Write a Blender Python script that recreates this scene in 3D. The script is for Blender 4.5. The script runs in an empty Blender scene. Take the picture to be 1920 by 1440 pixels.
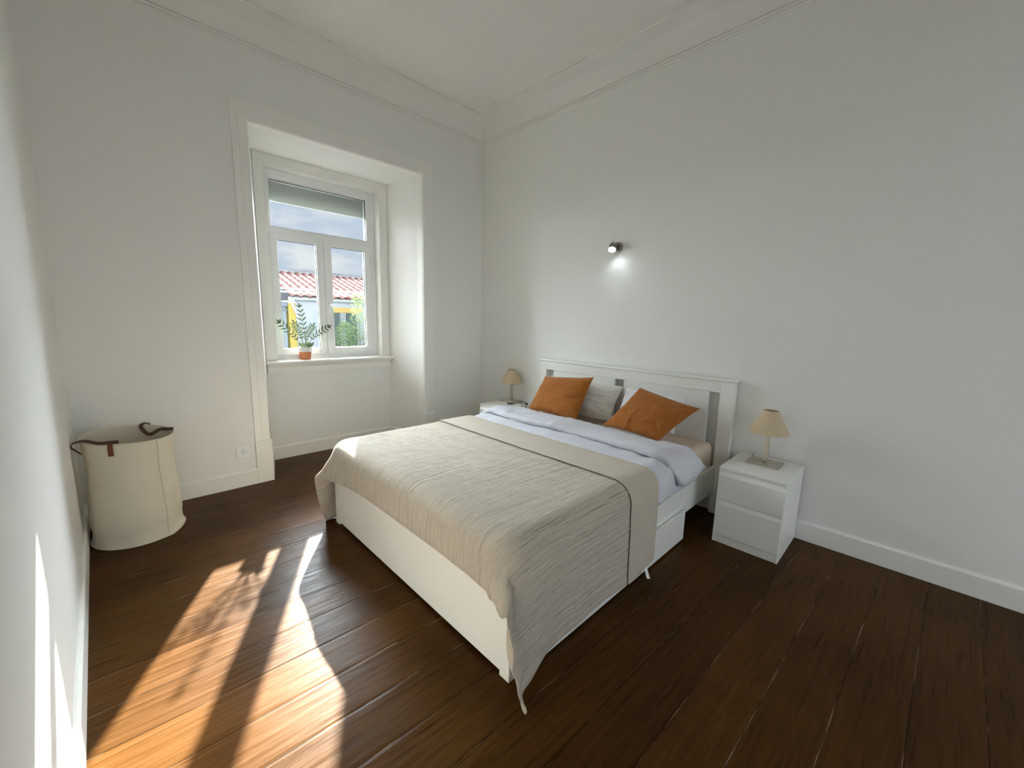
import bpy, bmesh, math, random
import numpy as np
from mathutils import Vector, Matrix, noise

random.seed(7)
SC = bpy.context.scene
COL = SC.collection
PI = math.pi

# ------------------------------------------------------------------ camera
CAM = (-3.2094, -3.8238, 1.4259)
YAW, PITCH, ROLL, FPX = 0.7778, 0.1587, 0.0240, 755.94
cam_d = bpy.data.cameras.new('camera')
cam = bpy.data.objects.new('camera', cam_d)
COL.objects.link(cam)
F = Vector((math.sin(YAW) * math.cos(PITCH), math.cos(YAW) * math.cos(PITCH), -math.sin(PITCH)))
R = Vector((math.cos(YAW), -math.sin(YAW), 0))
U = R.cross(F)
R2 = math.cos(ROLL) * R + math.sin(ROLL) * U
U2 = -math.sin(ROLL) * R + math.cos(ROLL) * U
M = Matrix((R2, U2, -F)).transposed().to_4x4()
M.translation = Vector(CAM)
cam.matrix_world = M
cam_d.sensor_width = 36
cam_d.lens = 36 * FPX / 1920
cam_d.clip_start = 0.02
SC.camera = cam

# ------------------------------------------------------------------ light, world, exposure
SC.view_settings.view_transform = 'Standard'
SC.view_settings.look = 'None'
SC.view_settings.gamma = 1
SC.view_settings.use_curve_mapping = False
SC.view_settings.exposure = 1.2
SC.cycles.max_bounces = 16
SC.cycles.diffuse_bounces = 10
SC.cycles.sample_clamp_indirect = 8

SUN_AZ, SUN_EL = math.radians(26.6), math.radians(27.9)
TO_SUN = Vector((math.sin(SUN_AZ) * math.cos(SUN_EL), math.cos(SUN_AZ) * math.cos(SUN_EL), math.sin(SUN_EL)))
sun_d = bpy.data.lights.new('sun', 'SUN')
sun_d.energy = 29.0
sun_d.color = (1.0, 0.93, 0.82)
sun_d.angle = math.radians(0.7)
sun = bpy.data.objects.new('sun', sun_d)
COL.objects.link(sun)
sun.rotation_euler = TO_SUN.to_track_quat('Z', 'Y').to_euler()
sun.location = (3, 6, 5)


def make_world():
    """bright sky shaped to light the room; a gap dimmed where the camera looks"""
    w = bpy.data.worlds.new('sky')
    SC.world = w
    w.use_nodes = True
    nt = w.node_tree
    nt.nodes.clear()
    N, L = nt.nodes.new, nt.links.new

    def rng(src, a, b, c, d, smooth=True):
        n = N('ShaderNodeMapRange')
        if smooth:
            n.interpolation_type = 'SMOOTHSTEP'
        for k, v in zip(('From Min', 'From Max', 'To Min', 'To Max'), (a, b, c, d)):
            n.inputs[k].default_value = v
        L(src, n.inputs['Value'])
        return n.outputs[0]

    def mixf(f, a, b):
        n = N('ShaderNodeMix')
        for k, v in ((0, f), (2, a), (3, b)):
            if isinstance(v, (int, float)):
                n.inputs[k].default_value = v
            else:
                L(v, n.inputs[k])
        return n.outputs[0]

    out, bg, tc, sep = N('ShaderNodeOutputWorld'), N('ShaderNodeBackground'), N('ShaderNodeTexCoord'), N('ShaderNodeSeparateXYZ')
    D = tc.outputs['Generated']
    L(D, sep.inputs[0])
    mp = N('ShaderNodeMapping')
    mp.inputs['Scale'].default_value = (2.2, 2.2, 7.0)
    L(D, mp.inputs[0])
    nz = N('ShaderNodeTexNoise')
    nz.inputs['Scale'].default_value = 2.6
    nz.inputs['Detail'].default_value = 6
    nz.inputs['Roughness'].default_value = 0.6
    L(mp.outputs[0], nz.inputs['Vector'])
    cr = N('ShaderNodeValToRGB')
    cr.color_ramp.elements[0].position = 0.42
    cr.color_ramp.elements[0].color = (0.62, 0.72, 0.86, 1)
    cr.color_ramp.elements[1].position = 0.62
    cr.color_ramp.elements[1].color = (0.92, 0.95, 0.98, 1)
    L(nz.outputs['Fac'], cr.inputs[0])
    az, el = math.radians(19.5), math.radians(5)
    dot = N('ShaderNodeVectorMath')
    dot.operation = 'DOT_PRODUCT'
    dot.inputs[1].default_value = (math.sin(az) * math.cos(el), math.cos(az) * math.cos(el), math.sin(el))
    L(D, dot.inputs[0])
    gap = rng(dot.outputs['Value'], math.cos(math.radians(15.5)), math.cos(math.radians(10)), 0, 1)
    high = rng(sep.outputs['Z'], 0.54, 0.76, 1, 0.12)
    # extra brightness on the sun's side and higher up, added to light the room
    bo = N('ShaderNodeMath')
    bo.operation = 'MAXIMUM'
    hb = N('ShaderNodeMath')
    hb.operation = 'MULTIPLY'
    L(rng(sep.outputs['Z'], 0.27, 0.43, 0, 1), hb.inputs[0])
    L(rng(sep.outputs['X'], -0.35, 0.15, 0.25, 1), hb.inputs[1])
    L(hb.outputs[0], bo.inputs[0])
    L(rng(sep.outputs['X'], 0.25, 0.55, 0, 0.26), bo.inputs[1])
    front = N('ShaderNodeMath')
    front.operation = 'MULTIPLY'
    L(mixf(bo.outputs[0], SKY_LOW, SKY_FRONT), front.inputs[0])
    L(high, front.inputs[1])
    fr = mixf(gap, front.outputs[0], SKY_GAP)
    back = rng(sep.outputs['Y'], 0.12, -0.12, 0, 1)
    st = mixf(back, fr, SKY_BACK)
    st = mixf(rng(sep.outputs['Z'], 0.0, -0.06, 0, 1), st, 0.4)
    hi = N('ShaderNodeMix')
    hi.data_type = 'RGBA'
    hi.inputs[6].default_value = SKY_TINT
    L(gap, hi.inputs[0])
    L(cr.outputs[0], hi.inputs[7])
    L(hi.outputs[2], bg.inputs['Color'])
    L(st, bg.inputs['Strength'])
    L(bg.outputs[0], out.inputs[0])


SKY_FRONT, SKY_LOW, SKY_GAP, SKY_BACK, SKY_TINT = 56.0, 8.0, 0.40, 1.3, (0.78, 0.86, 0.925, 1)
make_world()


def portal(name, loc, size, direction):
    d = bpy.data.lights.new(name, 'AREA')
    d.shape = 'RECTANGLE'
    d.size, d.size_y = size
    d.cycles.is_portal = True
    o = bpy.data.objects.new(name, d)
    COL.objects.link(o)
    o.location = loc
    o.rotation_euler = Vector(direction).to_track_quat('-Z', 'Z').to_euler()


portal('window_portal', (-1.57, 0.74, 1.87), (1.12, 1.85), (0, -1, 0))
portal('rear_portal', (-1.65, -7.18, 1.55), (2.7, 2.9), (0, 1, 0))

# ------------------------------------------------------------------ materials
MATS = {}


def mat(name, col, rough=0.5, metal=0.0, spec=0.5, bump=None, var=None, sheen=0.0, trans=0.0):
    """bump = (scale, strength, detail, stretch xyz); var = (scale, second colour)"""
    if name in MATS:
        return MATS[name]
    m = bpy.data.materials.new(name)
    m.use_nodes = True
    nt = m.node_tree
    b = nt.nodes['Principled BSDF']
    b.inputs['Base Color'].default_value = (*col, 1)
    b.inputs['Roughness'].default_value = rough
    b.inputs['Metallic'].default_value = metal
    b.inputs['Specular IOR Level'].default_value = spec
    if sheen:
        b.inputs['Sheen Weight'].default_value = sheen
    tc = nt.nodes.new('ShaderNodeTexCoord')
    if var:
        n = nt.nodes.new('ShaderNodeTexNoise')
        n.inputs['Scale'].default_value = var[0]
        n.inputs['Detail'].default_value = 4
        nt.links.new(tc.outputs['Object'], n.inputs['Vector'])
        mx = nt.nodes.new('ShaderNodeMix')
        mx.data_type = 'RGBA'
        mx.inputs[6].default_value = (*col, 1)
        mx.inputs[7].default_value = (*var[1], 1)
        nt.links.new(n.outputs['Fac'], mx.inputs[0])
        nt.links.new(mx.outputs[2], b.inputs['Base Color'])
    if bump:
        mp = nt.nodes.new('ShaderNodeMapping')
        mp.inputs['Scale'].default_value = bump[3] if len(bump) > 3 else (1, 1, 1)
        nt.links.new(tc.outputs['Object'], mp.inputs[0])
        n = nt.nodes.new('ShaderNodeTexNoise')
        n.inputs['Scale'].default_value = bump[0]
        n.inputs['Detail'].default_value = bump[2] if len(bump) > 2 else 3
        nt.links.new(mp.outputs[0], n.inputs['Vector'])
        bp = nt.nodes.new('ShaderNodeBump')
        bp.inputs['Strength'].default_value = bump[1]
        bp.inputs['Distance'].default_value = 0.01
        nt.links.new(n.outputs['Fac'], bp.inputs['Height'])
        nt.links.new(bp.outputs[0], b.inputs['Normal'])
    if trans:
        b.inputs['Subsurface Weight'].default_value = 0.0
        t = nt.nodes.new('ShaderNodeBsdfTranslucent')
        t.inputs['Color'].default_value = (*col, 1)
        ms = nt.nodes.new('ShaderNodeMixShader')
        ms.inputs[0].default_value = trans
        o = nt.nodes['Material Output']
        nt.links.new(b.outputs[0], ms.inputs[1])
        nt.links.new(t.outputs[0], ms.inputs[2])
        nt.links.new(ms.outputs[0], o.inputs[0])
    MATS[name] = m
    return m


def emit(name, col, strength):
    m = bpy.data.materials.new(name)
    m.use_nodes = True
    b = m.node_tree.nodes['Principled BSDF']
    b.inputs['Base Color'].default_value = (0.8, 0.8, 0.8, 1)
    b.inputs['Emission Color'].default_value = (*col, 1)
    b.inputs['Emission Strength'].default_value = strength
    return m


def glass_mat():
    m = bpy.data.materials.new('window_glass')
    m.use_nodes = True
    nt = m.node_tree
    nt.nodes.clear()
    o = nt.nodes.new('ShaderNodeOutputMaterial')
    tr = nt.nodes.new('ShaderNodeBsdfTransparent')
    tr.inputs[0].default_value = (0.97, 0.985, 0.98, 1)
    gl = nt.nodes.new('ShaderNodeBsdfGlossy')
    gl.inputs['Roughness'].default_value = 0.0
    fr = nt.nodes.new('ShaderNodeFresnel')
    fr.inputs['IOR'].default_value = 1.25
    mx = nt.nodes.new('ShaderNodeMixShader')
    nt.links.new(fr.outputs[0], mx.inputs[0])
    nt.links.new(tr.outputs[0], mx.inputs[1])
    nt.links.new(gl.outputs[0], mx.inputs[2])
    nt.links.new(mx.outputs[0], o.inputs[0])
    return m


def floor_mat():
    m = bpy.data.materials.new('stained_floorboards')
    m.use_nodes = True
    nt = m.node_tree
    N, L = nt.nodes.new, nt.links.new
    b = nt.nodes['Principled BSDF']
    tc = N('ShaderNodeTexCoord')
    mp = N('ShaderNodeMapping')
    mp.inputs['Rotation'].default_value = (0, 0, 0.042)
    L(tc.outputs['Object'], mp.inputs[0])
    sep = N('ShaderNodeSeparateXYZ')
    L(mp.outputs[0], sep.inputs[0])

    def math_(op, a, bb=None, c=None):
        n = N('ShaderNodeMath')
        n.operation = op
        for i, v in enumerate((a, bb, c)):
            if v is None:
                continue
            if isinstance(v, (int, float)):
                n.inputs[i].default_value = v
            else:
                L(v, n.inputs[i])
        return n.outputs[0]

    PITCH_ = 0.194
    yy = math_('DIVIDE', math_('ADD', sep.outputs['Y'], 3.04 + PITCH_ * 40), PITCH_)
    idx = math_('FLOOR', yy)
    fr = math_('FRACT', yy)
    dist = math_('MULTIPLY', math_('MINIMUM', fr, math_('SUBTRACT', 1.0, fr)), PITCH_)   # metres to the nearest seam
    seam = math_('LESS_THAN', dist, 0.0017)
    # random value per plank
    wn = N('ShaderNodeTexWhiteNoise')
    wn.noise_dimensions = '1D'
    L(idx, wn.inputs['W'])
    # grain, stretched along the boards and shifted per plank
    comb = N('ShaderNodeCombineXYZ')
    L(math_('MULTIPLY', sep.outputs['X'], 1.3), comb.inputs[0])
    L(math_('MULTIPLY', sep.outputs['Y'], 26.0), comb.inputs[1])
    L(math_('MULTIPLY', wn.outputs['Value'], 20.0), comb.inputs[2])
    g = N('ShaderNodeTexNoise')
    g.inputs['Scale'].default_value = 2.4
    g.inputs['Detail'].default_value = 8
    g.inputs['Roughness'].default_value = 0.62
    g.inputs['Distortion'].default_value = 0.4
    L(comb.outputs[0], g.inputs['Vector'])
    blot = N('ShaderNodeTexNoise')
    blot.inputs['Scale'].default_value = 2.2
    blot.inputs['Detail'].default_value = 4
    L(tc.outputs['Object'], blot.inputs['Vector'])
    cr = N('ShaderNodeValToRGB')
    cr.color_ramp.elements[0].position = 0.28
    cr.color_ramp.elements[0].color = (*FLOOR_A, 1)
    cr.color_ramp.elements[1].position = 0.75
    cr.color_ramp.elements[1].color = (*FLOOR_B, 1)
    fac = math_('ADD', math_('MULTIPLY', g.outputs['Fac'], 0.55),
                math_('ADD', math_('MULTIPLY', blot.outputs['Fac'], 0.35), math_('MULTIPLY', wn.outputs['Value'], 0.16)))
    L(fac, cr.inputs[0])
    # worn pale scratches in some of the seams
    wear = N('ShaderNodeTexNoise')
    wear.inputs['Scale'].default_value = 3.0
    wear.inputs['Detail'].default_value = 5
    wc = N('ShaderNodeCombineXYZ')
    L(math_('MULTIPLY', sep.outputs['X'], 1.6), wc.inputs[0])
    L(math_('MULTIPLY', idx, 3.7), wc.inputs[1])
    L(wc.outputs[0], wear.inputs['Vector'])
    wm = N('ShaderNodeMapRange')
    wm.inputs['From Min'].default_value = 0.52
    wm.inputs['From Max'].default_value = 0.66
    L(wear.outputs['Fac'], wm.inputs['Value'])
    sc = N('ShaderNodeMix')
    sc.data_type = 'RGBA'
    sc.inputs[6].default_value = (0.012, 0.006, 0.003, 1)
    sc.inputs[7].default_value = (0.34, 0.26, 0.17, 1)
    L(wm.outputs[0], sc.inputs[0])
    mx = N('ShaderNodeMix')
    mx.data_type = 'RGBA'
    L(seam, mx.inputs[0])
    L(cr.outputs[0], mx.inputs[6])
    L(sc.outputs[2], mx.inputs[7])
    L(mx.outputs[2], b.inputs['Base Color'])
    # gloss
    rr = N('ShaderNodeMapRange')
    rr.inputs['From Min'].default_value = 0.3
    rr.inputs['From Max'].default_value = 0.7
    rr.inputs['To Min'].default_value = 0.24
    rr.inputs['To Max'].default_value = 0.42
    L(g.outputs['Fac'], rr.inputs['Value'])
    L(rr.outputs[0], b.inputs['Roughness'])
    b.inputs['Specular IOR Level'].default_value = FLOOR_SPEC
    # relief
    wav = N('ShaderNodeTexNoise')
    wav.inputs['Scale'].default_value = 1.0
    wav.inputs['Detail'].default_value = 3
    c2 = N('ShaderNodeCombineXYZ')
    L(math_('MULTIPLY', sep.outputs['X'], 3.0), c2.inputs[0])
    L(math_('MULTIPLY', sep.outputs['Y'], 22.0), c2.inputs[1])
    L(idx, c2.inputs[2])
    L(c2.outputs[0], wav.inputs['Vector'])
    sm = N('ShaderNodeMapRange')
    sm.interpolation_type = 'SMOOTHSTEP'
    sm.inputs['From Min'].default_value = 0.0
    sm.inputs['From Max'].default_value = 0.012
    L(dist, sm.inputs['Value'])
    hgt = math_('ADD', math_('MULTIPLY', g.outputs['Fac'], 0.35), math_('ADD', math_('MULTIPLY', wav.outputs['Fac'], 0.9), math_('MULTIPLY', sm.outputs[0], 0.5)))
    bp = N('ShaderNodeBump')
    bp.inputs['Strength'].default_value = 0.55
    bp.inputs['Distance'].default_value = 0.0035
    L(hgt, bp.inputs['Height'])
    L(bp.outputs[0], b.inputs['Normal'])
    return m


FLOOR_A, FLOOR_B, FLOOR_SPEC = (0.021, 0.0093, 0.0025), (0.110, 0.047, 0.0112), 0.055


def throw_mat(name='cream_ribbed_cotton', ribs=1.0):
    """cream cotton, crinkled in fine ribs that run along the length (uv: metres)"""
    m = bpy.data.materials.new(name)
    m.use_nodes = True
    nt = m.node_tree
    N, L = nt.nodes.new, nt.links.new
    b = nt.nodes['Principled BSDF']
    b.inputs['Base Color'].default_value = (0.75, 0.66, 0.54, 1)
    b.inputs['Roughness'].default_value = 0.9
    b.inputs['Specular IOR Level'].default_value = 0.15
    b.inputs['Sheen Weight'].default_value = 0.15
    uv = N('ShaderNodeUVMap')
    uv.uv_map = 'UVMap'
    mp = N('ShaderNodeMapping')
    mp.inputs['Scale'].default_value = (3.0, 62.0, 1)
    L(uv.outputs[0], mp.inputs[0])
    n = N('ShaderNodeTexNoise')
    n.inputs['Scale'].default_value = 1.0
    n.inputs['Detail'].default_value = 3
    n.inputs['Distortion'].default_value = 0.6
    L(mp.outputs[0], n.inputs['Vector'])
    n2 = N('ShaderNodeTexNoise')
    n2.inputs['Scale'].default_value = 260
    n2.inputs['Detail'].default_value = 2
    L(uv.outputs[0], n2.inputs['Vector'])
    n3 = N('ShaderNodeTexNoise')
    n3.inputs['Scale'].default_value = 7
    n3.inputs['Detail'].default_value = 3
    L(uv.outputs[0], n3.inputs['Vector'])
    a = N('ShaderNodeMath')
    a.operation = 'MULTIPLY_ADD'
    a.inputs[1].default_value = 0.25
    L(n2.outputs['Fac'], a.inputs[0])
    r = N('ShaderNodeMath')
    r.operation = 'MULTIPLY'
    r.inputs[1].default_value = ribs
    L(n.outputs['Fac'], r.inputs[0])
    L(r.outputs[0], a.inputs[2])
    a2 = N('ShaderNodeMath')
    a2.operation = 'MULTIPLY_ADD'
    a2.inputs[1].default_value = 0.8
    L(n3.outputs['Fac'], a2.inputs[0])
    L(a.outputs[0], a2.inputs[2])
    bp = N('ShaderNodeBump')
    bp.inputs['Strength'].default_value = 1.0
    bp.inputs['Distance'].default_value = 0.040
    L(a2.outputs[0], bp.inputs['Height'])
    L(bp.outputs[0], b.inputs['Normal'])
    return m


def roller_mat():
    return mat('grey_shutter', (0.36, 0.38, 0.35), 0.6)


WALL = mat('white_wall_paint', (0.82, 0.82, 0.795), 0.75, spec=0.25, bump=(5, 0.10, 3))
CEIL = mat('white_ceiling_paint', (0.83, 0.82, 0.79), 0.8, spec=0.2, bump=(5, 0.08, 3))
TRIM = mat('white_gloss_paint', (0.85, 0.845, 0.81), 0.38, spec=0.45, bump=(30, 0.04, 2))
PVC = mat('white_window_frame', (0.84, 0.86, 0.86), 0.3)
GASKET = mat('black_rubber', (0.012, 0.012, 0.012), 0.6)
GLASS = glass_mat()
LACQ = mat('white_lacquer', (0.83, 0.83, 0.79), 0.32, spec=0.5, bump=(60, 0.02, 2))
FLOOR = floor_mat()
DUVET = mat('pale_lilac_cotton', (0.66, 0.665, 0.72), 0.85, spec=0.15, bump=(22, 0.9, 6), sheen=0.1)
PILLOW = mat('pale_grey_cotton', (0.70, 0.685, 0.64), 0.85, spec=0.15, bump=(14, 0.7, 5), sheen=0.1)
PILLOW2 = mat('white_cotton', (0.78, 0.78, 0.79), 0.85, spec=0.15, bump=(14, 0.6, 5), sheen=0.1)
SHEET = mat('beige_jersey_sheet', (0.66, 0.545, 0.44), 0.9, spec=0.1, bump=(10, 0.3, 4))
RUST = mat('rust_orange_linen', (0.35, 0.125, 0.024), 0.85, spec=0.15, bump=(16, 0.55, 6), var=(9, (0.33, 0.110, 0.016)), sheen=0.15)
CANVAS = mat('natural_canvas', (0.70, 0.645, 0.53), 0.9, spec=0.1, bump=(6, 0.5, 5))
LEATHER = mat('brown_leather', (0.155, 0.050, 0.024), 0.5, bump=(60, 0.15, 3))
LEATHER_D = mat('dark_leather_edge', (0.085, 0.034, 0.018), 0.5)
STEEL = mat('brushed_nickel', (0.56, 0.52, 0.45), 0.36, metal=0.85, bump=(70, 0.05, 2, (1, 1, 12)))
SHADE = mat('beige_linen_shade', (0.74, 0.615, 0.43), 0.85, spec=0.1, bump=(120, 0.2, 2), trans=0.25)
BLACK = mat('black_plastic', (0.012, 0.012, 0.013), 0.35)
CHROME = mat('dark_nickel', (0.30, 0.28, 0.24), 0.28, metal=1.0)
TERRA = mat('terracotta', (0.56, 0.20, 0.085), 0.8, bump=(40, 0.1, 3))
GLAZE = mat('white_glaze', (0.78, 0.77, 0.74), 0.4)
LEAF = mat('waxy_green_leaf', (0.055, 0.085, 0.05), 0.22, spec=0.7, var=(20, (0.11, 0.16, 0.075)), trans=0.08)
STEM = mat('green_stem', (0.12, 0.16, 0.07), 0.5)
SOIL = mat('potting_soil', (0.03, 0.022, 0.016), 0.95, bump=(80, 1.0, 3))
THROW = throw_mat()
THROW_S = throw_mat('cream_plain_cotton', 0.12)
TAG = mat('white_label', (0.8, 0.8, 0.78), 0.7)

# ------------------------------------------------------------------ helpers


def tag(o, label=None, cat=None, group=None, kind=None):
    for k, v in (('label', label), ('category', cat), ('group', group), ('kind', kind)):
        if v:
            o[k] = v
    return o


def thing(name, label, cat, loc=(0, 0, 0), rotz=0.0, group=None):
    o = bpy.data.objects.new(name, None)
    o.empty_display_size = 0.1
    COL.objects.link(o)
    o.location = loc
    o.rotation_euler = (0, 0, rotz)
    return tag(o, label, cat, group)


def link(name, me, m, parent=None, loc=(0, 0, 0), smooth=False, bevel=0.0, seg=2, auto=True):
    o = bpy.data.objects.new(name, me)
    COL.objects.link(o)
    if m is not None:
        me.materials.append(m)
    o.location = loc
    if parent is not None:
        o.parent = parent
    if smooth:
        for p in me.polygons:
            p.use_smooth = True
        if auto:
            me.set_sharp_from_angle(angle=math.radians(40))
    if bevel:
        md = o.modifiers.new('bevel', 'BEVEL')
        md.width = bevel
        md.segments = seg
        md.limit_method = 'ANGLE'
        md.angle_limit = math.radians(35)
    return o


def obj(name, bm, m, parent=None, **kw):
    bmesh.ops.recalc_face_normals(bm, faces=bm.faces)
    me = bpy.data.meshes.new(name)
    bm.to_mesh(me)
    bm.free()
    return link(name, me, m, parent, **kw)


def pyobj(name, verts, faces, m, parent=None, uvs=None, **kw):
    me = bpy.data.meshes.new(name)
    me.from_pydata([tuple(map(float, v)) for v in verts], [], faces)
    me.update()
    if uvs is not None:
        l = me.uv_layers.new(name='UVMap')
        for lp in me.loops:
            l.data[lp.index].uv = uvs[lp.vertex_index]
    return link(name, me, m, parent, **kw)


def box(bm, x0, x1, y0, y1, z0, z1, mtx=None):
    vs = [bm.verts.new((x, y, z)) for x in (x0, x1) for y in (y0, y1) for z in (z0, z1)]
    for f in ((0, 1, 3, 2), (4, 6, 7, 5), (0, 4, 5, 1), (2, 3, 7, 6), (0, 2, 6, 4), (1, 5, 7, 3)):
        bm.faces.new([vs[i] for i in f])
    if mtx is not None:
        bmesh.ops.transform(bm, matrix=mtx, verts=vs)
    return bm


def B(*boxes):
    bm = bmesh.new()
    for b in boxes:
        box(bm, *b)
    return bm


def prism(bm, pts, a, b, axis='z'):
    """extrude a polygon: axis z -> pts are (x,y); axis x -> (y,z); axis y -> (x,z)"""
    def P(p, t):
        return {'z': (p[0], p[1], t), 'x': (t, p[0], p[1]), 'y': (p[0], t, p[1])}[axis]
    lo = [bm.verts.new(P(p, a)) for p in pts]
    hi = [bm.verts.new(P(p, b)) for p in pts]
    n = len(pts)
    bm.faces.new(lo)
    bm.faces.new(hi)
    for i in range(n):
        bm.faces.new((lo[i], lo[(i + 1) % n], hi[(i + 1) % n], hi[i]))
    return bm


def lathe(bm, prof, n=32, centre=(0, 0), closed=False):
    rings = []
    for r, z in prof:
        if r < 1e-6:
            rings.append([bm.verts.new((centre[0], centre[1], z))])
        else:
            rings.append([bm.verts.new((centre[0] + r * math.cos(2 * PI * i / n), centre[1] + r * math.sin(2 * PI * i / n), z)) for i in range(n)])
    for a, b in zip(rings, rings[1:] + ([rings[0]] if closed else [])):
        for i in range(n):
            j = (i + 1) % n
            if len(a) == 1 and len(b) == 1:
                continue
            if len(a) == 1:
                bm.faces.new((a[0], b[i], b[j]))
            elif len(b) == 1:
                bm.faces.new((a[i], a[j], b[0]))
            else:
                bm.faces.new((a[i], a[j], b[j], b[i]))
    return bm


def tube(bm, pts, rad, n=8, flat=None):
    """tube (or a flat strap: flat = (width, thickness, width direction)) along points"""
    pts = [Vector(p) for p in pts]
    rings = []
    up = Vector((0, 0, 1))
    for i, p in enumerate(pts):
        t = (pts[min(i + 1, len(pts) - 1)] - pts[max(i - 1, 0)]).normalized()
        if flat:
            w = flat[2][i] if isinstance(flat[2], list) else flat[2]
            a = (Vector(w) - t * t.dot(Vector(w))).normalized()
        else:
            a = t.cross(up)
            if a.length < 1e-3:
                a = t.cross(Vector((1, 0, 0)))
            a.normalize()
        c = t.cross(a).normalized()
        r = rad[i] if isinstance(rad, (list, tuple)) else rad
        ring = []
        for k in range(n):
            an = 2 * PI * k / n
            if flat:
                x, y = math.cos(an), math.sin(an)
                x = math.copysign(abs(x) ** 0.5, x) * flat[0] / 2
                y = math.copysign(abs(y) ** 0.5, y) * flat[1] / 2
                ring.append(bm.verts.new(p + a * x + c * y))
            else:
                ring.append(bm.verts.new(p + a * (r * math.cos(an)) + c * (r * math.sin(an))))
        rings.append(ring)
    for a, b in zip(rings, rings[1:]):
        for i in range(n):
            j = (i + 1) % n
            bm.faces.new((a[i], a[j], b[j], b[i]))
    bm.faces.new(rings[0])
    bm.faces.new(rings[-1])
    return bm


def catmull(pts, n=8):
    pts = [Vector(p) for p in pts]
    P = [pts[0] * 2 - pts[1]] + pts + [pts[-1] * 2 - pts[-2]]
    out = []
    for i in range(1, len(P) - 2):
        for k in range(n):
            t = k / n
            a, b, c, d = P[i - 1], P[i], P[i + 1], P[i + 2]
            out.append(0.5 * ((2 * b) + (c - a) * t + (2 * a - 5 * b + 4 * c - d) * t * t + (3 * b - a - 3 * c + d) * t ** 3))
    out.append(pts[-1])
    return out


def sweep(bm, path, prof, closed=False):
    """profile (d, z) swept along a plan path, d measured to the left of the direction of travel"""
    n = len(path)
    pts = [Vector(p) for p in path]
    rings = []
    for i in range(n):
        if closed or 0 < i < n - 1:
            d0 = (pts[i] - pts[i - 1]).normalized()
            d1 = (pts[(i + 1) % n] - pts[i]).normalized()
        elif i == 0:
            d0 = d1 = (pts[1] - pts[0]).normalized()
        else:
            d0 = d1 = (pts[-1] - pts[-2]).normalized()
        n0, n1 = Vector((-d0.y, d0.x)), Vector((-d1.y, d1.x))
        mt = (n0 + n1) / (1 + n0.dot(n1))
        rings.append([bm.verts.new((pts[i].x + mt.x * d, pts[i].y + mt.y * d, z)) for d, z in prof])
    m = len(prof)
    for i in range(n if closed else n - 1):
        a, b = rings[i], rings[(i + 1) % n]
        for k in range(m):
            bm.faces.new((a[k], a[(k + 1) % m], b[(k + 1) % m], b[k]))
    if not closed:
        bm.faces.new(rings[0])
        bm.faces.new(rings[-1])
    return bm


def fbm(p, s, oct_=4):
    return noise.fractal(Vector(p) * s, 1.0, 2.0, oct_)


# ------------------------------------------------------------------ room shell
ZW, ZC = 3.384, 3.587
YR = -7.0
XL0, LS = -3.464, 0.0215


def xl(y):
    return XL0 - LS * y


XLR = xl(YR)
NL, NR, NT = -2.345, -0.808, 2.873          # niche opening in the window wall
BL, BR, BT, DN = -2.207, -0.938, 2.841, 0.532  # back of the niche
WL, WR, WB, WT = -2.114, -1.033, 0.95, 2.752   # window hole
YO = 0.74

s = tag(obj('floor', B((-3.7, 0.2, YR - 0.2, 0.62, -0.12, 0.0)), FLOOR), kind='structure')
tag(obj('ceiling', B((-3.7, 0.2, YR - 0.2, 0.2, ZC, ZC + 0.12)), CEIL), kind='structure')
bm = bmesh.new()
prism(bm, [(-3.7, 0), (NL, 0), (BL, DN), (WL, DN), (WL, YO), (-3.7, YO)], -0.12, 3.7)
prism(bm, [(0.2, 0), (0.2, YO), (WR, YO), (WR, DN), (BR, DN), (NR, 0)], -0.12, 3.7)
prism(bm, [(0, NT), (DN, BT), (DN, WT), (YO, WT), (YO, 3.7), (0, 3.7)], NL, NR, 'x')
box(bm, WL, WR, DN, YO, -0.12, WB)
tag(obj('wall_front', bm, WALL), kind='structure')
tag(obj('wall_right', B((0, 0.2, YR - 0.2, 0, -0.12, 3.7)), WALL), kind='structure')
bm = bmesh.new()
prism(bm, [(XL0, 0.0), (XL0 - 0.2, 0.0), (XLR - 0.2, YR - 0.2), (XLR, YR - 0.2)], -0.12, 3.7)
tag(obj('wall_left', bm, WALL), kind='structure')
RX0, RX1, RZ0, RZ1 = -3.0, -0.3, 0.10, 3.0      # unseen window opening added behind the camera to bring in more daylight
tag(obj('wall_rear', B((-3.7, RX0, YR - 0.2, YR, -0.12, 3.7), (RX1, 0.2, YR - 0.2, YR, -0.12, 3.7),
                       (RX0, RX1, YR - 0.2, YR, -0.12, RZ0), (RX0, RX1, YR - 0.2, YR, RZ1, 3.7)), WALL), kind='structure')

# cornice: small moulding, cove, ceiling fillet
prof = [(-0.01, 3.366), (0.010, 3.367), (0.012, 3.378), (0.004, 3.380), (0.004, 3.386), (0.016, 3.387), (0.019, 3.394), (0.016, 3.402), (0.006, 3.404), (0.006, 3.409), (0.013, 3.412)]
for k in range(9):
    a = k / 8 * PI / 2
    prof.append((0.175 - 0.162 * math.cos(a), 3.418 + 0.150 * math.sin(a)))
prof += [(0.176, 3.562), (0.194, 3.563), (0.199, 3.570), (0.196, 3.577), (0.203, 3.579), (0.203, 3.60), (-0.01, 3.60)]
tag(obj('trim_1', sweep(bmesh.new(), [(0, YR), (0, 0), (XL0, 0), (XLR, YR)], prof, True), CEIL, smooth=True), kind='structure')

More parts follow.
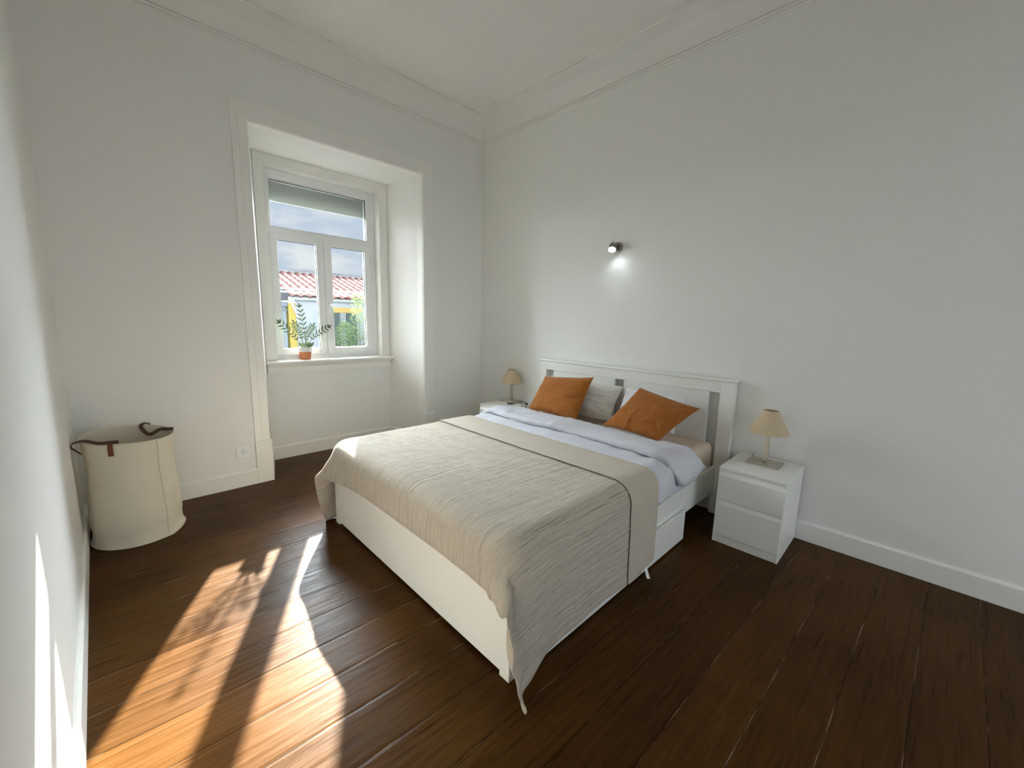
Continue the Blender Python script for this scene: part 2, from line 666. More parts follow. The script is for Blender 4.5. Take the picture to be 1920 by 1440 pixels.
BBH = 0.13
bprof = [(-0.005, 0), (0.016, 0), (0.016, BBH - 0.012), (0.006, BBH), (-0.005, BBH)]
tag(obj('baseboard_right', sweep(bmesh.new(), [(0, YR), (0, 0)], bprof), TRIM), kind='structure')
bm = sweep(bmesh.new(), [(0, 0), (-0.688, 0)], bprof)
sweep(bm, [(-2.451, 0), (XL0, 0)], bprof)
tag(obj('baseboard_front', bm, TRIM), kind='structure')
tag(obj('baseboard_niche', sweep(bmesh.new(), [(NR - 0.004, 0.012), (BR, DN), (BL, DN), (NL + 0.004, 0.012)], bprof), TRIM), kind='structure')
tag(obj('baseboard_left', sweep(bmesh.new(), [(XL0, 0), (XLR, YR)], bprof), TRIM), kind='structure')
tag(obj('baseboard_rear', sweep(bmesh.new(), [(XLR, YR), (0, YR)], bprof), TRIM), kind='structure')

# architrave round the niche, with plinth blocks
AL, AR, AT = -2.451, -0.688, 3.008
PZ = 0.366
bm = bmesh.new()
for (a0, a1, d) in ((0.0, 1.0, 0.011), (0.0, 0.55, 0.0135)):
    l0 = NL + (AL - NL) * a1
    r0 = NR + (AR - NR) * a1
    t0 = NT + (AT - NT) * a1
    e_ = 0.0 if a1 == 1.0 else 0.002
    prism(bm, [(l0, PZ), (l0, t0), (r0, t0), (r0, PZ), (NR - e_, PZ), (NR - e_, NT - e_), (NL + e_, NT - e_), (NL + e_, PZ)], 0.004 if a1 == 1.0 else -0.004, -d, 'y')
for x0, x1 in ((AL - 0.002, NL + 0.014), (NR - 0.014, AR + 0.002)):
    box(bm, x0, x1, -0.019, 0.06, 0, PZ - 0.022)
    box(bm, x0, x1, -0.025, 0.06, PZ - 0.022, PZ)
# thin board that lines the outer strip of the reveal
k = 0.075 / DN
prism(bm, [(NL - 0.02, 0.0), (NL + 0.006, 0.0), (NL + (BL - NL) * k + 0.006, 0.075), (NL, 0.075)], PZ, NT, 'z')
prism(bm, [(NR + 0.02, 0.0), (NR, 0.075), (NR + (BR - NR) * k - 0.006, 0.075), (NR - 0.006, 0.0)], PZ, NT, 'z')
prism(bm, [(0.0, NT + 0.02), (0.075, NT), (0.075, NT - 0.011), (0.0, NT - 0.006)], NL, NR, 'x')
tag(obj('trim_2', bm, TRIM, bevel=0.0025), kind='structure')

# ------------------------------------------------------------------ window
win = bpy.data.objects.new('window_1', None)
COL.objects.link(win)
win.location = (-1.57, 0.66, 0.975)
tag(win, kind='structure')
_woff = Vector(win.location)


def wpart(name, bm, m, parent=None, **kw):
    bmesh.ops.translate(bm, vec=-_woff, verts=bm.verts)
    return obj(name, bm, m, parent or win, **kw)


def ring(bm, x0, x1, z0, z1, l, r, b, t, y0, y1):
    """rectangular frame; l r b t are the widths of its members"""
    box(bm, x0, x0 + l, y0, y1, z0, z1)
    box(bm, x1 - r, x1, y0, y1, z0, z1)
    box(bm, x0 + l, x1 - r, y0, y1, z0, z0 + b)
    box(bm, x0 + l, x1 - r, y0, y1, z1 - t, z1)
    return bm


# timber lining board on the niche's back wall
bm = bmesh.new()
box(bm, BL + 0.002, WL, DN - 0.014, DN + 0.0, 0.978, BT)
box(bm, WR, BR - 0.002, DN - 0.014, DN + 0.0, 0.978, BT)
box(bm, WL, WR, DN - 0.014, DN + 0.0, WT, BT)
ring(bm, WL - 0.012, WR + 0.012, 0.978, WT + 0.012, 0.012, 0.012, 0.0005, 0.012, DN - 0.019, DN - 0.010)
wpart('lining', bm, TRIM, bevel=0.002)
# outer frame
FY0, FY1 = 0.632, 0.70
bm = ring(bmesh.new(), WL, WR, 0.965, WT, 0.030, 0.067, 0.055, 0.09, FY0, FY1)
box(bm, WL + 0.03, WR - 0.067, FY0, FY1, 2.19, 2.243)
wpart('window_frame', bm, PVC, bevel=0.003)
bm = ring(bmesh.new(), -2.084, -1.10, 2.243, 2.663, 0.024, 0.028, 0.0, 0.0, FY0 - 0.004, FY1)
wpart('bead', bm, PVC, bevel=0.002)


def pane(x0, x1, z0, z1, y, parent):
    wpart('gasket', ring(bmesh.new(), x0 - 0.004, x1 + 0.004, z0 - 0.004, z1 + 0.004, 0.008, 0.008, 0.007, 0.008, y - 0.006, y + 0.006), GASKET, parent)
    wpart('pane', B((x0 - 0.002, x1 + 0.002, y - 0.002, y + 0.002, z0 - 0.002, z1 + 0.002)), GLASS, parent)


pane(-2.060, -1.128, 2.243, 2.663, 0.652, win)
for (x0, x1, g0, g1) in ((-2.084, -1.5985, -2.020, -1.668), (-1.5955, -1.100, -1.518, -1.164)):
    bm = ring(bmesh.new(), x0, x1, 1.020, 2.190, g0 - x0, x1 - g1, 0.065, 0.065, 0.618, 0.668)
    sash = wpart('sash', bm, PVC, bevel=0.003)
    pane(g0, g1, 1.085, 2.125, 0.640, sash)
    if x0 > -1.6:
        bm = B((-1.572, -1.540, 0.606, 0.619, 1.46, 1.56))
        tube(bm, [(-1.556, 0.612, 1.53), (-1.556, 0.575, 1.53), (-1.556, 0.566, 1.52), (-1.554, 0.566, 1.43)], [0.011, 0.010, 0.011, 0.008], 10)
        wpart('handle', bm, PVC, sash, smooth=True)
        for z in (2.03, 1.135):
            bm = bmesh.new()
            lathe(bm, [(0, z - 0.055), (0.009, z - 0.053), (0.009, z - 0.003), (0.007, z - 0.001), (0.007, z + 0.001), (0.009, z + 0.003), (0.009, z + 0.053), (0, z + 0.055)], 12, (-1.093, 0.616))
            wpart('hinge', bm, PVC, sash, smooth=True)
wpart('meeting_gasket', B((-1.606, -1.588, 0.640, 0.660, 1.025, 2.185)), GASKET)
# sill board with rounded nose, apron below
bm = bmesh.new()
nose = [(0.634, 0.978), (0.462, 0.978), (0.452, 0.974), (0.447, 0.964), (0.449, 0.953), (0.457, 0.946), (0.634, 0.944)]
prism(bm, nose, BL - 0.012, BR + 0.018, 'x')
prism(bm, [(DN, 0.946), (0.474, 0.946), (0.480, 0.928), (0.492, 0.918), (0.496, 0.862), (DN, 0.862)], BL + 0.003, BR - 0.006, 'x')
wpart('sill', bm, TRIM, smooth=True)
# roller shutter, let down a little, outside the glass
bm = bmesh.new()
box(bm, WL + 0.002, WR - 0.002, 0.704, 0.716, 2.497, WT)
prism(bm, [(0.702, 2.486), (0.702, 2.497), (0.718, 2.497), (0.718, 2.486)], WL + 0.002, WR - 0.002, 'x')
for x in (-2.03, -1.13):
    box(bm, x - 0.018, x + 0.018, 0.697, 0.706, 2.499, 2.512)
wpart('roller_shutter', bm, roller_mat())
# curtain hook on the lining
bm = bmesh.new()
lathe(bm, [(0, -0.012), (0.010, -0.011), (0.010, 0.0), (0.0, 0.002)], 12)
bmesh.ops.transform(bm, matrix=Matrix.Translation((-1.515, 0.516, 2.79)) @ Matrix.Rotation(PI / 2, 4, 'X'), verts=bm.verts)
tube(bm, [(-1.515, 0.515, 2.79), (-1.515, 0.495, 2.789), (-1.515, 0.485, 2.777), (-1.515, 0.488, 2.764)], 0.004, 8)
hk = obj('curtain_hook', bm, PVC, smooth=True)
tag(hk, 'small white hook screwed above the window frame', 'hook')

bm = ring(bmesh.new(), RX0, RX1, RZ0, RZ1, 0.06, 0.06, 0.08, 0.06, YR - 0.14, YR - 0.08)  # frame of the unseen rear window, added for its daylight
box(bm, -1.70, -1.60, YR - 0.14, YR - 0.08, RZ0 + 0.08, RZ1 - 0.06)
tag(obj('added_rear_window', bm, PVC, bevel=0.003), kind='structure')

# ------------------------------------------------------------------ plaster relief in the ceiling corner
bm = bmesh.new()
cx, cy = -0.335, -0.385


def blob(x, y, r, h, sx=1.0, ang=0.0):
    vs = []
    for i in range(5):
        a = i / 4 * PI / 2
        rr, hh = r * math.cos(a), h * math.sin(a)
        if i == 4:
            vs.append([bm.verts.new((x, y, ZC - h))])
            continue
        ringv = []
        for k in range(14):
            t = 2 * PI * k / 14
            px, py = rr * sx * math.cos(t), rr * math.sin(t)
            ringv.append(bm.verts.new((x + px * math.cos(ang) - py * math.sin(ang), y + px * math.sin(ang) + py * math.cos(ang), ZC - hh + 0.001)))
        vs.append(ringv)
    for a, b in zip(vs, vs[1:]):
        for k in range(14):
            j = (k + 1) % 14
            bm.faces.new((a[k], a[j], b[0]) if len(b) == 1 else (a[k], a[j], b[j], b[k]))


diag = (-1 / math.sqrt(2), -1 / math.sqrt(2))
side = (1 / math.sqrt(2), -1 / math.sqrt(2))


def rel(u, v):
    return cx + side[0] * u + diag[0] * v, cy + side[1] * u + diag[1] * v


blob(*rel(0, -0.03), 0.05, 0.022, 1.5, -PI / 4)
for i, a in enumerate(np.linspace(-1.25, 1.25, 7)):
    blob(*rel(0.115 * math.sin(a), -0.06 + 0.125 * math.cos(a)), 0.020, 0.020, 2.6, PI * 1.25 - a)
for sgn in (-1, 1):
    for q in range(7):
        t = q / 6
        blob(*rel(sgn * (0.08 + 0.13 * t), -0.05 + 0.035 * math.sin(t * PI) - 0.02 * t), 0.020 - 0.008 * t, 0.016, 1.4, 0)
    blob(*rel(sgn * 0.215, -0.055), 0.022, 0.018)
for a in np.linspace(-1.0, 1.0, 22):
    blob(*rel(0.16 * math.sin(a), -0.075 + 0.185 * math.cos(a)), 0.009, 0.012)
tag(obj('plaster_ornament', bm, CEIL, smooth=True), 'white moulded plaster ornament in the corner of the ceiling', 'ornament')

# ------------------------------------------------------------------ power outlet
po = thing('power_outlet', 'white wall socket beside the niche, low on the window wall', 'socket', (-2.546, 0, 0.288))
obj('cover_plate', B((-0.044, 0.044, -0.009, 0.001, -0.046, 0.046)), PVC, po, bevel=0.003)
bm = bmesh.new()
ringz = [(0.030, 0.0), (0.030, 0.0035), (0.026, 0.0035), (0.0215, 0.001), (0.0205, -0.010), (0, -0.010)]
lathe(bm, ringz, 32)
bmesh.ops.transform(bm, matrix=Matrix.Translation((0.002, -0.0085, 0)) @ Matrix.Rotation(PI / 2, 4, 'X'), verts=bm.verts)
obj('socket_insert', bm, PVC, po, smooth=True)
bm = bmesh.new()
for x in (-0.0095, 0.0095):
    lathe(bm, [(0, 0), (0.003, 0), (0.003, 0.0035), (0, 0.0035)], 10, (x, 0))
bmesh.ops.transform(bm, matrix=Matrix.Translation((0.002, -0.0092, 0)) @ Matrix.Rotation(PI / 2, 4, 'X'), verts=bm.verts)
box(bm, -0.001, 0.005, -0.0105, -0.004, -0.0205, -0.0155)
box(bm, -0.001, 0.005, -0.0105, -0.004, 0.0155, 0.0205)
obj('contact_holes', bm, BLACK, po)

# ------------------------------------------------------------------ bed
bed = thing('bed', 'white wooden double bed with panelled headboard under the beige throw', 'bed', (-1.15, -1.98, 0))
bo = Vector(bed.location)


def bpart(name, bm, m=LACQ, parent=bed, **kw):
    off = bo.copy()
    bmesh.ops.translate(bm, vec=-off, verts=bm.verts)
    kw.setdefault('bevel', 0.003)
    return obj(name, bm, m, parent, **kw)


HY0, HY1 = -1.052, -2.916     # headboard left / right
bpart('headboard_post', B((-0.071, -0.022, HY0 - 0.083, HY0, 0.0, 1.014)))
bpart('headboard_post', B((-0.071, -0.022, HY1, HY1 + 0.098, 0.0, 1.014)))
bpart('top_cap', B((-0.082, -0.018, HY1 - 0.006, HY0 + 0.006, 1.014, 1.034)), bevel=0.006)
bpart('top_rail', B((-0.069, -0.030, HY1 + 0.097, HY0 - 0.082, 0.929, 1.016)))
bpart('bottom_rail', B((-0.069, -0.030, HY1 + 0.097, HY0 - 0.082, 0.22, 0.34)))
bpart('headboard_panel', B((-0.062, -0.034, -1.932, -1.225, 0.30, 0.931)))
bpart('headboard_panel', B((-0.062, -0.034, -2.738, -2.022, 0.30, 0.931)))
FXO = -2.223
FY_L, FY_R = -1.104, -2.843
bpart('side_rail', B((FXO + 0.035, -0.071, FY_R + 0.002, FY_R + 0.026, 0.168, 0.375)))
bpart('side_rail', B((FXO + 0.035, -0.071, FY_L - 0.026, FY_L - 0.002, 0.168, 0.375)))
bpart('footboard', B((FXO, FXO + 0.022, FY_R, FY_L, 0.022, 0.395)))
for ya, yb in ((FY_R, FY_R + 0.055), (FY_L - 0.055, FY_L)):      # the foot shows below the board
    bm = bmesh.new()
    prism(bm, [(FXO, 0.0), (FXO + 0.045, 0.0), (FXO + 0.045, 0.385), (FXO + 0.0225, 0.385), (FXO + 0.0225, 0.0215), (FXO, 0.0215)], ya, yb, 'y')
    bpart('leg', bm, bevel=0.002)
bpart('slat_base', B((FXO + 0.04, -0.075, FY_R + 0.03, FY_L - 0.03, 0.265, 0.295)))

for x0, x1, lab, yy_ in ((-1.335, -0.632, 'white storage box under the bed, nearer the headboard, front pulled slightly out', 0),
                         (-2.175, -1.345, 'white storage box under the foot of the bed, mostly behind the hanging throw', 0.004)):
    sb = thing('storage_box', lab, 'box', ((x0 + x1) / 2, -2.70, 0), 0, 'storage boxes under the bed')
    hw = (x1 - x0) / 2
    obj('front_panel', B((-hw, hw, -0.164 + yy_, -0.146 + yy_, 0.012, 0.214)), LACQ, sb, bevel=0.003)
    obj('box_body', B((-hw + 0.02, hw - 0.02, -0.113 + 0.0, 0.55, 0.02, 0.030), (-hw + 0.02, -hw + 0.035, -0.146 + yy_, 0.55, 0.02, 0.16),
                      (hw - 0.035, hw - 0.02, -0.146 + yy_, 0.55, 0.02, 0.16), (-hw + 0.02, hw - 0.02, 0.535, 0.55, 0.02, 0.16),
                      (-hw + 0.02, hw - 0.02, -0.146 + yy_, -0.113, 0.02, 0.16)), LACQ, sb)
    for x in (-hw + 0.06, hw - 0.06):
        for y in (-0.08, 0.48):
            obj('castor', lathe(bmesh.new(), [(0, 0.0), (0.018, 0.0), (0.018, 0.0205), (0, 0.0205)], 12, (x, y)), BLACK, sb)

# mattress in a fitted sheet
MZ0, MZ1 = 0.297, 0.556


def soft_box(x0, x1, y0, y1, z0, z1, r, amp=0.004, s=6, n=(36, 36, 8), seed=0):
    verts, faces, key = [], [], {}
    c = Vector(((x0 + x1) / 2, (y0 + y1) / 2, (z0 + z1) / 2))
    h = Vector(((x1 - x0) / 2, (y1 - y0) / 2, (z1 - z0) / 2))

    def vid(i, j, k):
        if (i, j, k) not in key:
            q = Vector((i / n[0] * 2 - 1, j / n[1] * 2 - 1, k / n[2] * 2 - 1))
            p = Vector((q[a] * h[a] for a in range(3)))
            core = Vector((max(-h[a] + r, min(h[a] - r, p[a])) for a in range(3)))
            d = p - core
            if d.length > 1e-9:
                # keep the surface rounded
                p = core + d.normalized() * r * (1 if max(abs(d[a]) for a in range(3)) > r * 0.999 else d.length / r)
            w = p + c
            w += (p - core).normalized() * amp * fbm(w + Vector((seed, 0, 0)), s) if d.length > 1e-9 else Vector((0, 0, 0))
            key[(i, j, k)] = len(verts)
            verts.append(w)
        return key[(i, j, k)]
    for i in range(n[0]):
        for j in range(n[1]):
            faces.append((vid(i, j, n[2]), vid(i + 1, j, n[2]), vid(i + 1, j + 1, n[2]), vid(i, j + 1, n[2])))
            faces.append((vid(i, j, 0), vid(i, j + 1, 0), vid(i + 1, j + 1, 0), vid(i + 1, j, 0)))
    for i in range(n[0]):
        for k in range(n[2]):
            faces.append((vid(i, 0, k), vid(i + 1, 0, k), vid(i + 1, 0, k + 1), vid(i, 0, k + 1)))
            faces.append((vid(i, n[1], k), vid(i, n[1], k + 1), vid(i + 1, n[1], k + 1), vid(i + 1, n[1], k)))
    for j in range(n[1]):
        for k in range(n[2]):
            faces.append((vid(0, j, k), vid(0, j, k + 1), vid(0, j + 1, k + 1), vid(0, j + 1, k)))
            faces.append((vid(n[0], j, k), vid(n[0], j + 1, k), vid(n[0], j + 1, k + 1), vid(n[0], j, k + 1)))
    return verts, faces


v, f = soft_box(-2.175, -0.078, -2.812, -1.128, MZ0, MZ1, 0.045, 0.004, 5, (60, 60, 14))
tag(pyobj('mattress', v, f, SHEET, smooth=True, auto=False), 'mattress in a beige fitted sheet, bare at the right of the pillows', 'mattress')

# ------------------------------------------------------------------ duvet
DY_L, DY_R, DZ = -1.098, -2.862, 0.590


def section(drop_l=0.40, drop_r=0.385, n=150, r=0.105):
    pts = [(DY_L - 0.006, drop_l), (DY_L, drop_l + 0.04), (DY_L, DZ - r)]
    for k in range(1, 9):
        a = k / 8 * PI / 2
        pts.append((DY_L - r + r * math.cos(a), DZ - r + r * math.sin(a)))
    for k in range(8):
        a = PI / 2 + k / 8 * PI / 2
        pts.append((DY_R + r + r * math.cos(a), DZ - r + r * math.sin(a)))
    pts += [(DY_R, DZ - r), (DY_R, drop_r + 0.03), (DY_R + 0.008, drop_r)]
    P = np.array(pts)
    d = np.r_[0, np.cumsum(np.hypot(*np.diff(P, axis=0).T))]
    t = np.linspace(0, d[-1], n)
    return np.c_[np.interp(t, d, P[:, 0]), np.interp(t, d, P[:, 1])], t


def wrinkle(x, y):
    """duvet creases: soft waves, stronger where the cover bunches up before the turned-back edge"""
    w = 0.0
    k = max(0.0, min(1.0, (x + 1.10) / 0.16))
    w += (0.0035 + 0.008 * k) * fbm((x * 0.8 + 3, y * 0.9, 1.7), 9, 5)
    w += 0.010 * k * abs(noise.noise(Vector((x * 9 + y * 3.0, y * 6 - x * 2, 3.3))))
    # a bunched fold about the middle of the bed
    for (bx, by, bw) in ((-1.00, -2.05, 0.16), (-0.98, -1.50, 0.12), (-1.02, -2.32, 0.13)):
        d2 = ((x - bx) / 0.10) ** 2 + ((y - by) / bw) ** 2
        w += 0.012 * math.exp(-d2) * (0.6 + noise.noise(Vector((x * 34, y * 20, bx))))
    return w


sec, tt = section()
NX = 110
xs = np.linspace(-0.50, -2.19, NX)
V, FC = [], []
for i, x in enumerate(xs):
    for j, (y, z) in enumerate(sec):
        hem = 0.012 * noise.noise(Vector((x * 4, 0.5, j > 75)))
        side_ = 1 if j > 75 else -1
        ny = (y - (DY_L + DY_R) / 2)
        if z < DZ - 0.02:
            nrm = Vector((0, math.copysign(1, ny), 0.25)).normalized()
        else:
            nrm = Vector((0, 0, 1))
        edge = min(j, len(sec) - 1 - j)
        p = Vector((x, y, z)) + nrm * wrinkle(x, y + (DZ - z) * side_ * -1)
        sink = min(1.0, max(0.0, (-1.02 - x) / 0.07))
        p -= nrm * 0.024 * sink          # pressed down where the throw lies on it
        if edge < 12:
            p.z += hem * (12 - edge) / 12
        # rounded down at the foot
        if x < -2.10:
            p.z = min(p.z, 0.59 - 0.4 * (max(0, -2.10 - x)) ** 1.4)
        V.append(p)
nj = len(sec)
for i in range(NX - 1):
    for j in range(nj - 1):
        FC.append((i * nj + j, i * nj + j + 1, (i + 1) * nj + j + 1, (i + 1) * nj + j))
duv = thing('duvet', 'pale lilac white duvet turned back below the pillows', 'duvet', (0, 0, 0))
dv = pyobj('duvet_body', V, FC, DUVET, duv, smooth=True, auto=False)
md = dv.modifiers.new('solid', 'SOLIDIFY')
md.thickness = 0.010
md.offset = -1

# turned back edge: a flat puffy roll that droops over the side of the bed
path = []          # (y, z of the underside, down vector) along the roll
R0 = 0.10
ys = np.linspace(-1.08, -2.735, 60)
for y in ys:
    dz = -0.25 * max(0, (y + 1.22)) ** 1.2 if y > -1.22 else 0.0
    path.append((Vector((0, y, 0.588 + dz)), Vector((0, 0, 1)) if y < -1.2 else Vector((0, 0.3, 1)).normalized()))
for k in range(1, 13):
    a = k / 12 * PI * 0.44
    path.append((Vector((0, -2.735 - 0.125 * math.sin(a), 0.588 - 0.125 * (1 - math.cos(a)))), Vector((0, -math.sin(a), math.cos(a)))))
yl, zl = path[-1][0].y, path[-1][0].z
for k in range(1, 9):
    t = k / 8
    path.append((Vector((0, yl - 0.012 * t, zl - 0.052 * t)), Vector((0, -0.99, 0.12)).normalized()))
NP = len(path)
NS = 44
V, FC = [], []
for i, (p, up) in enumerate(path):
    y = p.y
    s_ = i / (NP - 1)
    over = max(0.0, (i - 60) / (NP - 60))
    x_front = -0.915 + 0.018 * math.sin(y * 5.0) + 0.012 * noise.noise(Vector((y * 6, 2.2, 0)))
    x_back = -0.535 + 0.02 * math.sin(y * 3.1 + 1) + 0.10 * max(0, (-1.75 - y)) * (-1) * 0.22
    if over > 0:
        x_front = x_front + 0.11 * over
        x_back = x_back + (-0.36 - x_back) * min(1, over * 1.15)
    thick = 0.078 * (1 - 0.55 * over ** 2) * (1 - 0.9 * max(0, over - 0.8) / 0.2) * (0.86 + 0.25 * noise.noise(Vector((y * 3.5, 7.7, 0))))
    if i < 5:
        thick *= (i + 2) / 7
    for j in range(NS):
        a = 2 * PI * j / NS
        cxs, sn = math.cos(a), math.sin(a)
        u = math.copysign(abs(cxs) ** 0.75, cxs)
        x = (x_front + x_back) / 2 - (x_back - x_front) / 2 * u
        # fuller towards the front crease, thin at the back
        h = thick * (math.copysign(abs(sn) ** 0.8, sn) + 1) / 2 * (0.86 + 0.34 * u)
        q = p + up * h
        wr = 0.014 * fbm((x * 1.0 + 9, y * 1.6, q.z), 11, 5) + 0.018 * noise.noise(Vector((x * 5 + y * 13, y * 15 - x * 6, 1.0))) * max(0, u + 0.2)
        if sn > -0.2:
            q = q + up * wr * (0.4 + 0.6 * abs(sn))
        q.x = x + 0.006 * noise.noise(Vector((x * 7, y * 12, 4)))
        if over > 0.72:
            q.z += (0.004 * math.sin(j * 1.3) + 0.016 * noise.noise(Vector((x * 9, 0, 5)))) * (over - 0.72) / 0.28 - 0.022 * max(0, 1 - abs((x + 0.735) / 0.11)) * (over - 0.72) / 0.28
        V.append(Vector((q.x, q.y, q.z)))
for i in range(NP - 1):
    for j in range(NS):
        k = (j + 1) % NS
        FC.append((i * NS + j, i * NS + k, (i + 1) * NS + k, (i + 1) * NS + j))
FC.append(tuple(range(NS))[::-1])
FC.append(tuple((NP - 1) * NS + j for j in range(NS)))
pyobj('turned_back_edge', V, FC, DUVET, duv, smooth=True, auto=False)

# ------------------------------------------------------------------ throw, draped by a small cloth solver


def drape():
    h = 0.025
    x_head = -1.075
    LU, LV = 1.35, 2.675
    nu, nv = int(round(LU / h)) + 1, int(round(LV / h)) + 1
    uu = np.arange(nu) * h
    vv = (np.arange(nv) - (nv - 1) / 2) * h
    yc = -1.985
    P = np.zeros((nu, nv, 3))
    P[..., 0] = x_head - uu[:, None]
    P[..., 1] = yc + vv[None, :] + 0.0 * uu[:, None]
    P[..., 2] = 0.625
    sag = np.maximum(0, np.abs(vv) - 0.90)
    # start a little folded already, so that it settles quickly
    P[..., 1] = yc + np.sign(vv)[None, :] * np.minimum(np.abs(vv), 0.90 + 0.12 * sag)[None, :]
    P[..., 2] -= (sag * 0.95)[None, :]
    O = P.copy()
    boxes = [  # centre, half size, radius
        (np.array([-1.12, -1.980, 0.300]), np.array([1.128, 0.886, 0.294]), 0.095),
        (np.array([-1.12, -1.9785, 0.19]), np.array([1.107, 0.892, 0.20]), 0.012),
    ]
    th = 0.006

    def collide(P, O):
        for c, b, r in boxes:
            q = P - c
            a = np.abs(q) - (b - r)
            m = np.maximum(a, 0)
            L = np.linalg.norm(m, axis=-1)
            inner = a.max(axis=-1)
            d = L + np.minimum(inner, 0) - r
            hit = d < th
            if not hit.any():
                continue
            nrm = np.where(L[..., None] > 1e-9, m / np.maximum(L, 1e-9)[..., None], 0.0)
            ins = hit & (L <= 1e-9)
            if ins.any():
                k = a[ins].argmax(axis=-1)
                e = np.zeros((ins.sum(), 3))
                e[np.arange(len(k)), k] = 1
                nrm[ins] = e
            nrm = nrm * np.sign(q)
            push = (th - d)[..., None] * nrm
            P[hit] += push[hit]
            # friction
            mv = P - O
            tn = (mv * nrm).sum(-1, keepdims=True) * nrm
            tg = mv - tn
            P[hit] -= 0.75 * tg[hit]
        low = P[..., 2] < 0.006
        P[..., 2] = np.maximum(P[..., 2], 0.006)
        P[low, :2] -= 0.8 * (P[low, :2] - O[low, :2])

    def con(A, Bv, L0, k):
        d = Bv - A
        l = np.linalg.norm(d, axis=-1, keepdims=True)
        s_ = (0.5 * k) * (l - L0) / np.maximum(l, 1e-9) * d
        A += s_
        Bv -= s_

    g = np.array([0, 0, -9.8]) * (1 / 60.0) ** 2
    # where the photograph shows the two free corners and the flare of the foot hem
    e = nu - 1
    pins = [(e, 0, (-2.276, -2.986, 0.004), 0.5), (e, 2, (-2.278, -2.984, 0.050), 0.4), (e, 6, (-2.285, -2.965, 0.140), 0.4),
            (e, 10, (-2.288, -2.932, 0.235), 0.4), (e, 14, (-2.284, -2.906, 0.325), 0.4), (e, 16, (-2.278, -2.890, 0.378), 0.4),
            (e, 20, (-2.268, -2.800, 0.372), 0.3),
            (43, 0, (-2.080, -2.884, 0.058), 0.3), (48, 0, (-2.190, -2.925, 0.035), 0.2),
            (e, nv - 1, (-2.27, -1.03, 0.006), 0.5), (e, nv - 19, (-2.345, -1.050, 0.425), 0.3)]
    for step in range(230):
        ramp = min(1.0, max(0.0, (step - 25) / 70.0))
        Vv = (P - O) * (0.97 if step < 170 else 0.88)
        O = P.copy()
        P = P + Vv + g
        for it in range(7):
            for s0 in (0, 1):
                con(P[s0:-1:2][: (nu - s0) // 2], P[s0 + 1::2][: (nu - s0) // 2], h, 1.0)
                con(P[:, s0:-1:2][:, : (nv - s0) // 2], P[:, s0 + 1::2][:, : (nv - s0) // 2], h, 1.0)
            for s0 in (0, 1):
                for s1 in (0, 1):
                    A = P[s0:-1:2, s1:-1:2]
                    Bq = P[s0 + 1::2, s1 + 1::2]
                    n0, n1 = min(A.shape[0], Bq.shape[0]), min(A.shape[1], Bq.shape[1])
                    con(A[:n0, :n1], Bq[:n0, :n1], h * 1.41421, 0.35)
                    A = P[s0 + 1::2, s1:-1:2]
                    Bq = P[s0:-1:2, s1 + 1::2]
                    n0, n1 = min(A.shape[0], Bq.shape[0]), min(A.shape[1], Bq.shape[1])
                    con(A[:n0, :n1], Bq[:n0, :n1], h * 1.41421, 0.35)
            for s0 in range(4):
                w = 0.30
                A, Bq = P[s0:-4:8] if s0 < 4 else None, P[s0 + 4::8]
                n0 = min(len(A), len(Bq))
                con(A[:n0], Bq[:n0], 4 * h, w) if n0 else None
                A, Bq = P[:, s0:-4:8], P[:, s0 + 4::8]
                n0 = min(A.shape[1], Bq.shape[1])
                con(A[:, :n0], Bq[:, :n0], 4 * h, w) if n0 else None
            for (pi, pj_, tgt, kk) in pins:
                P[pi, pj_] += kk * ramp * (np.array(tgt) - P[pi, pj_])
            collide(P, O)
    for k in range(6):          # ease small kinks out of the hanging part
        Q = P.copy()
        Q[1:-1, 1:-1] = (P[:-2, 1:-1] + P[2:, 1:-1] + P[1:-1, :-2] + P[1:-1, 2:]) / 4
        Q[-1, 1:-1] = (P[-1, :-2] + P[-1, 2:]) / 2
        Q[1:-1, 0] = (P[:-2, 0] + P[2:, 0]) / 2
        Q[1:-1, -1] = (P[:-2, -1] + P[2:, -1]) / 2
        keep = P[-1, :24].copy()
        wgt = (0.6 * np.clip((0.46 - P[..., 2]) / 0.1, 0, 1))[..., None]
        P = P + wgt * (Q - P)
        P[-1, :24] = keep
        collide(P, P.copy())
    return P, uu, vv


P, uu, vv = drape()
nu, nv = P.shape[:2]
# fine waviness of the cloth lying on the bed
for i in range(nu):
    for j in range(nv):
        q = P[i, j]
        if q[2] > 0.5:
            P[i, j, 2] += 0.0035 * fbm((q[0] * 0.7, q[1] * 1.4, 0), 7, 4) + 0.002


def normals(P):
    du = np.gradient(P, axis=0)
    dv_ = np.gradient(P, axis=1)
    n = np.cross(du, dv_)
    n /= np.linalg.norm(n, axis=-1, keepdims=True) + 1e-12
    if n[nu // 4, nv // 2, 2] < 0:
        n = -n
    return n


NRM = normals(P)


def cloth_part(name, i0, i1, off, m, parent):
    Q = P[i0:i1] + NRM[i0:i1] * off[i0:i1, None, None]
    a, b = Q.shape[:2]
    vs = Q.reshape(-1, 3)
    uv = [(uu[i0 + i], vv[j]) for i in range(a) for j in range(b)]
    fc = [(i * b + j, (i + 1) * b + j, (i + 1) * b + j + 1, i * b + j + 1) for i in range(a - 1) for j in range(b - 1)]
    o = pyobj(name, vs, fc, m, parent, uv, smooth=True, auto=False)
    sd = o.modifiers.new('solid', 'SOLIDIFY')
    sd.thickness = 0.004
    sd.offset = 0
    ss = o.modifiers.new('subd', 'SUBSURF')
    ss.levels = ss.render_levels = 1
    return o


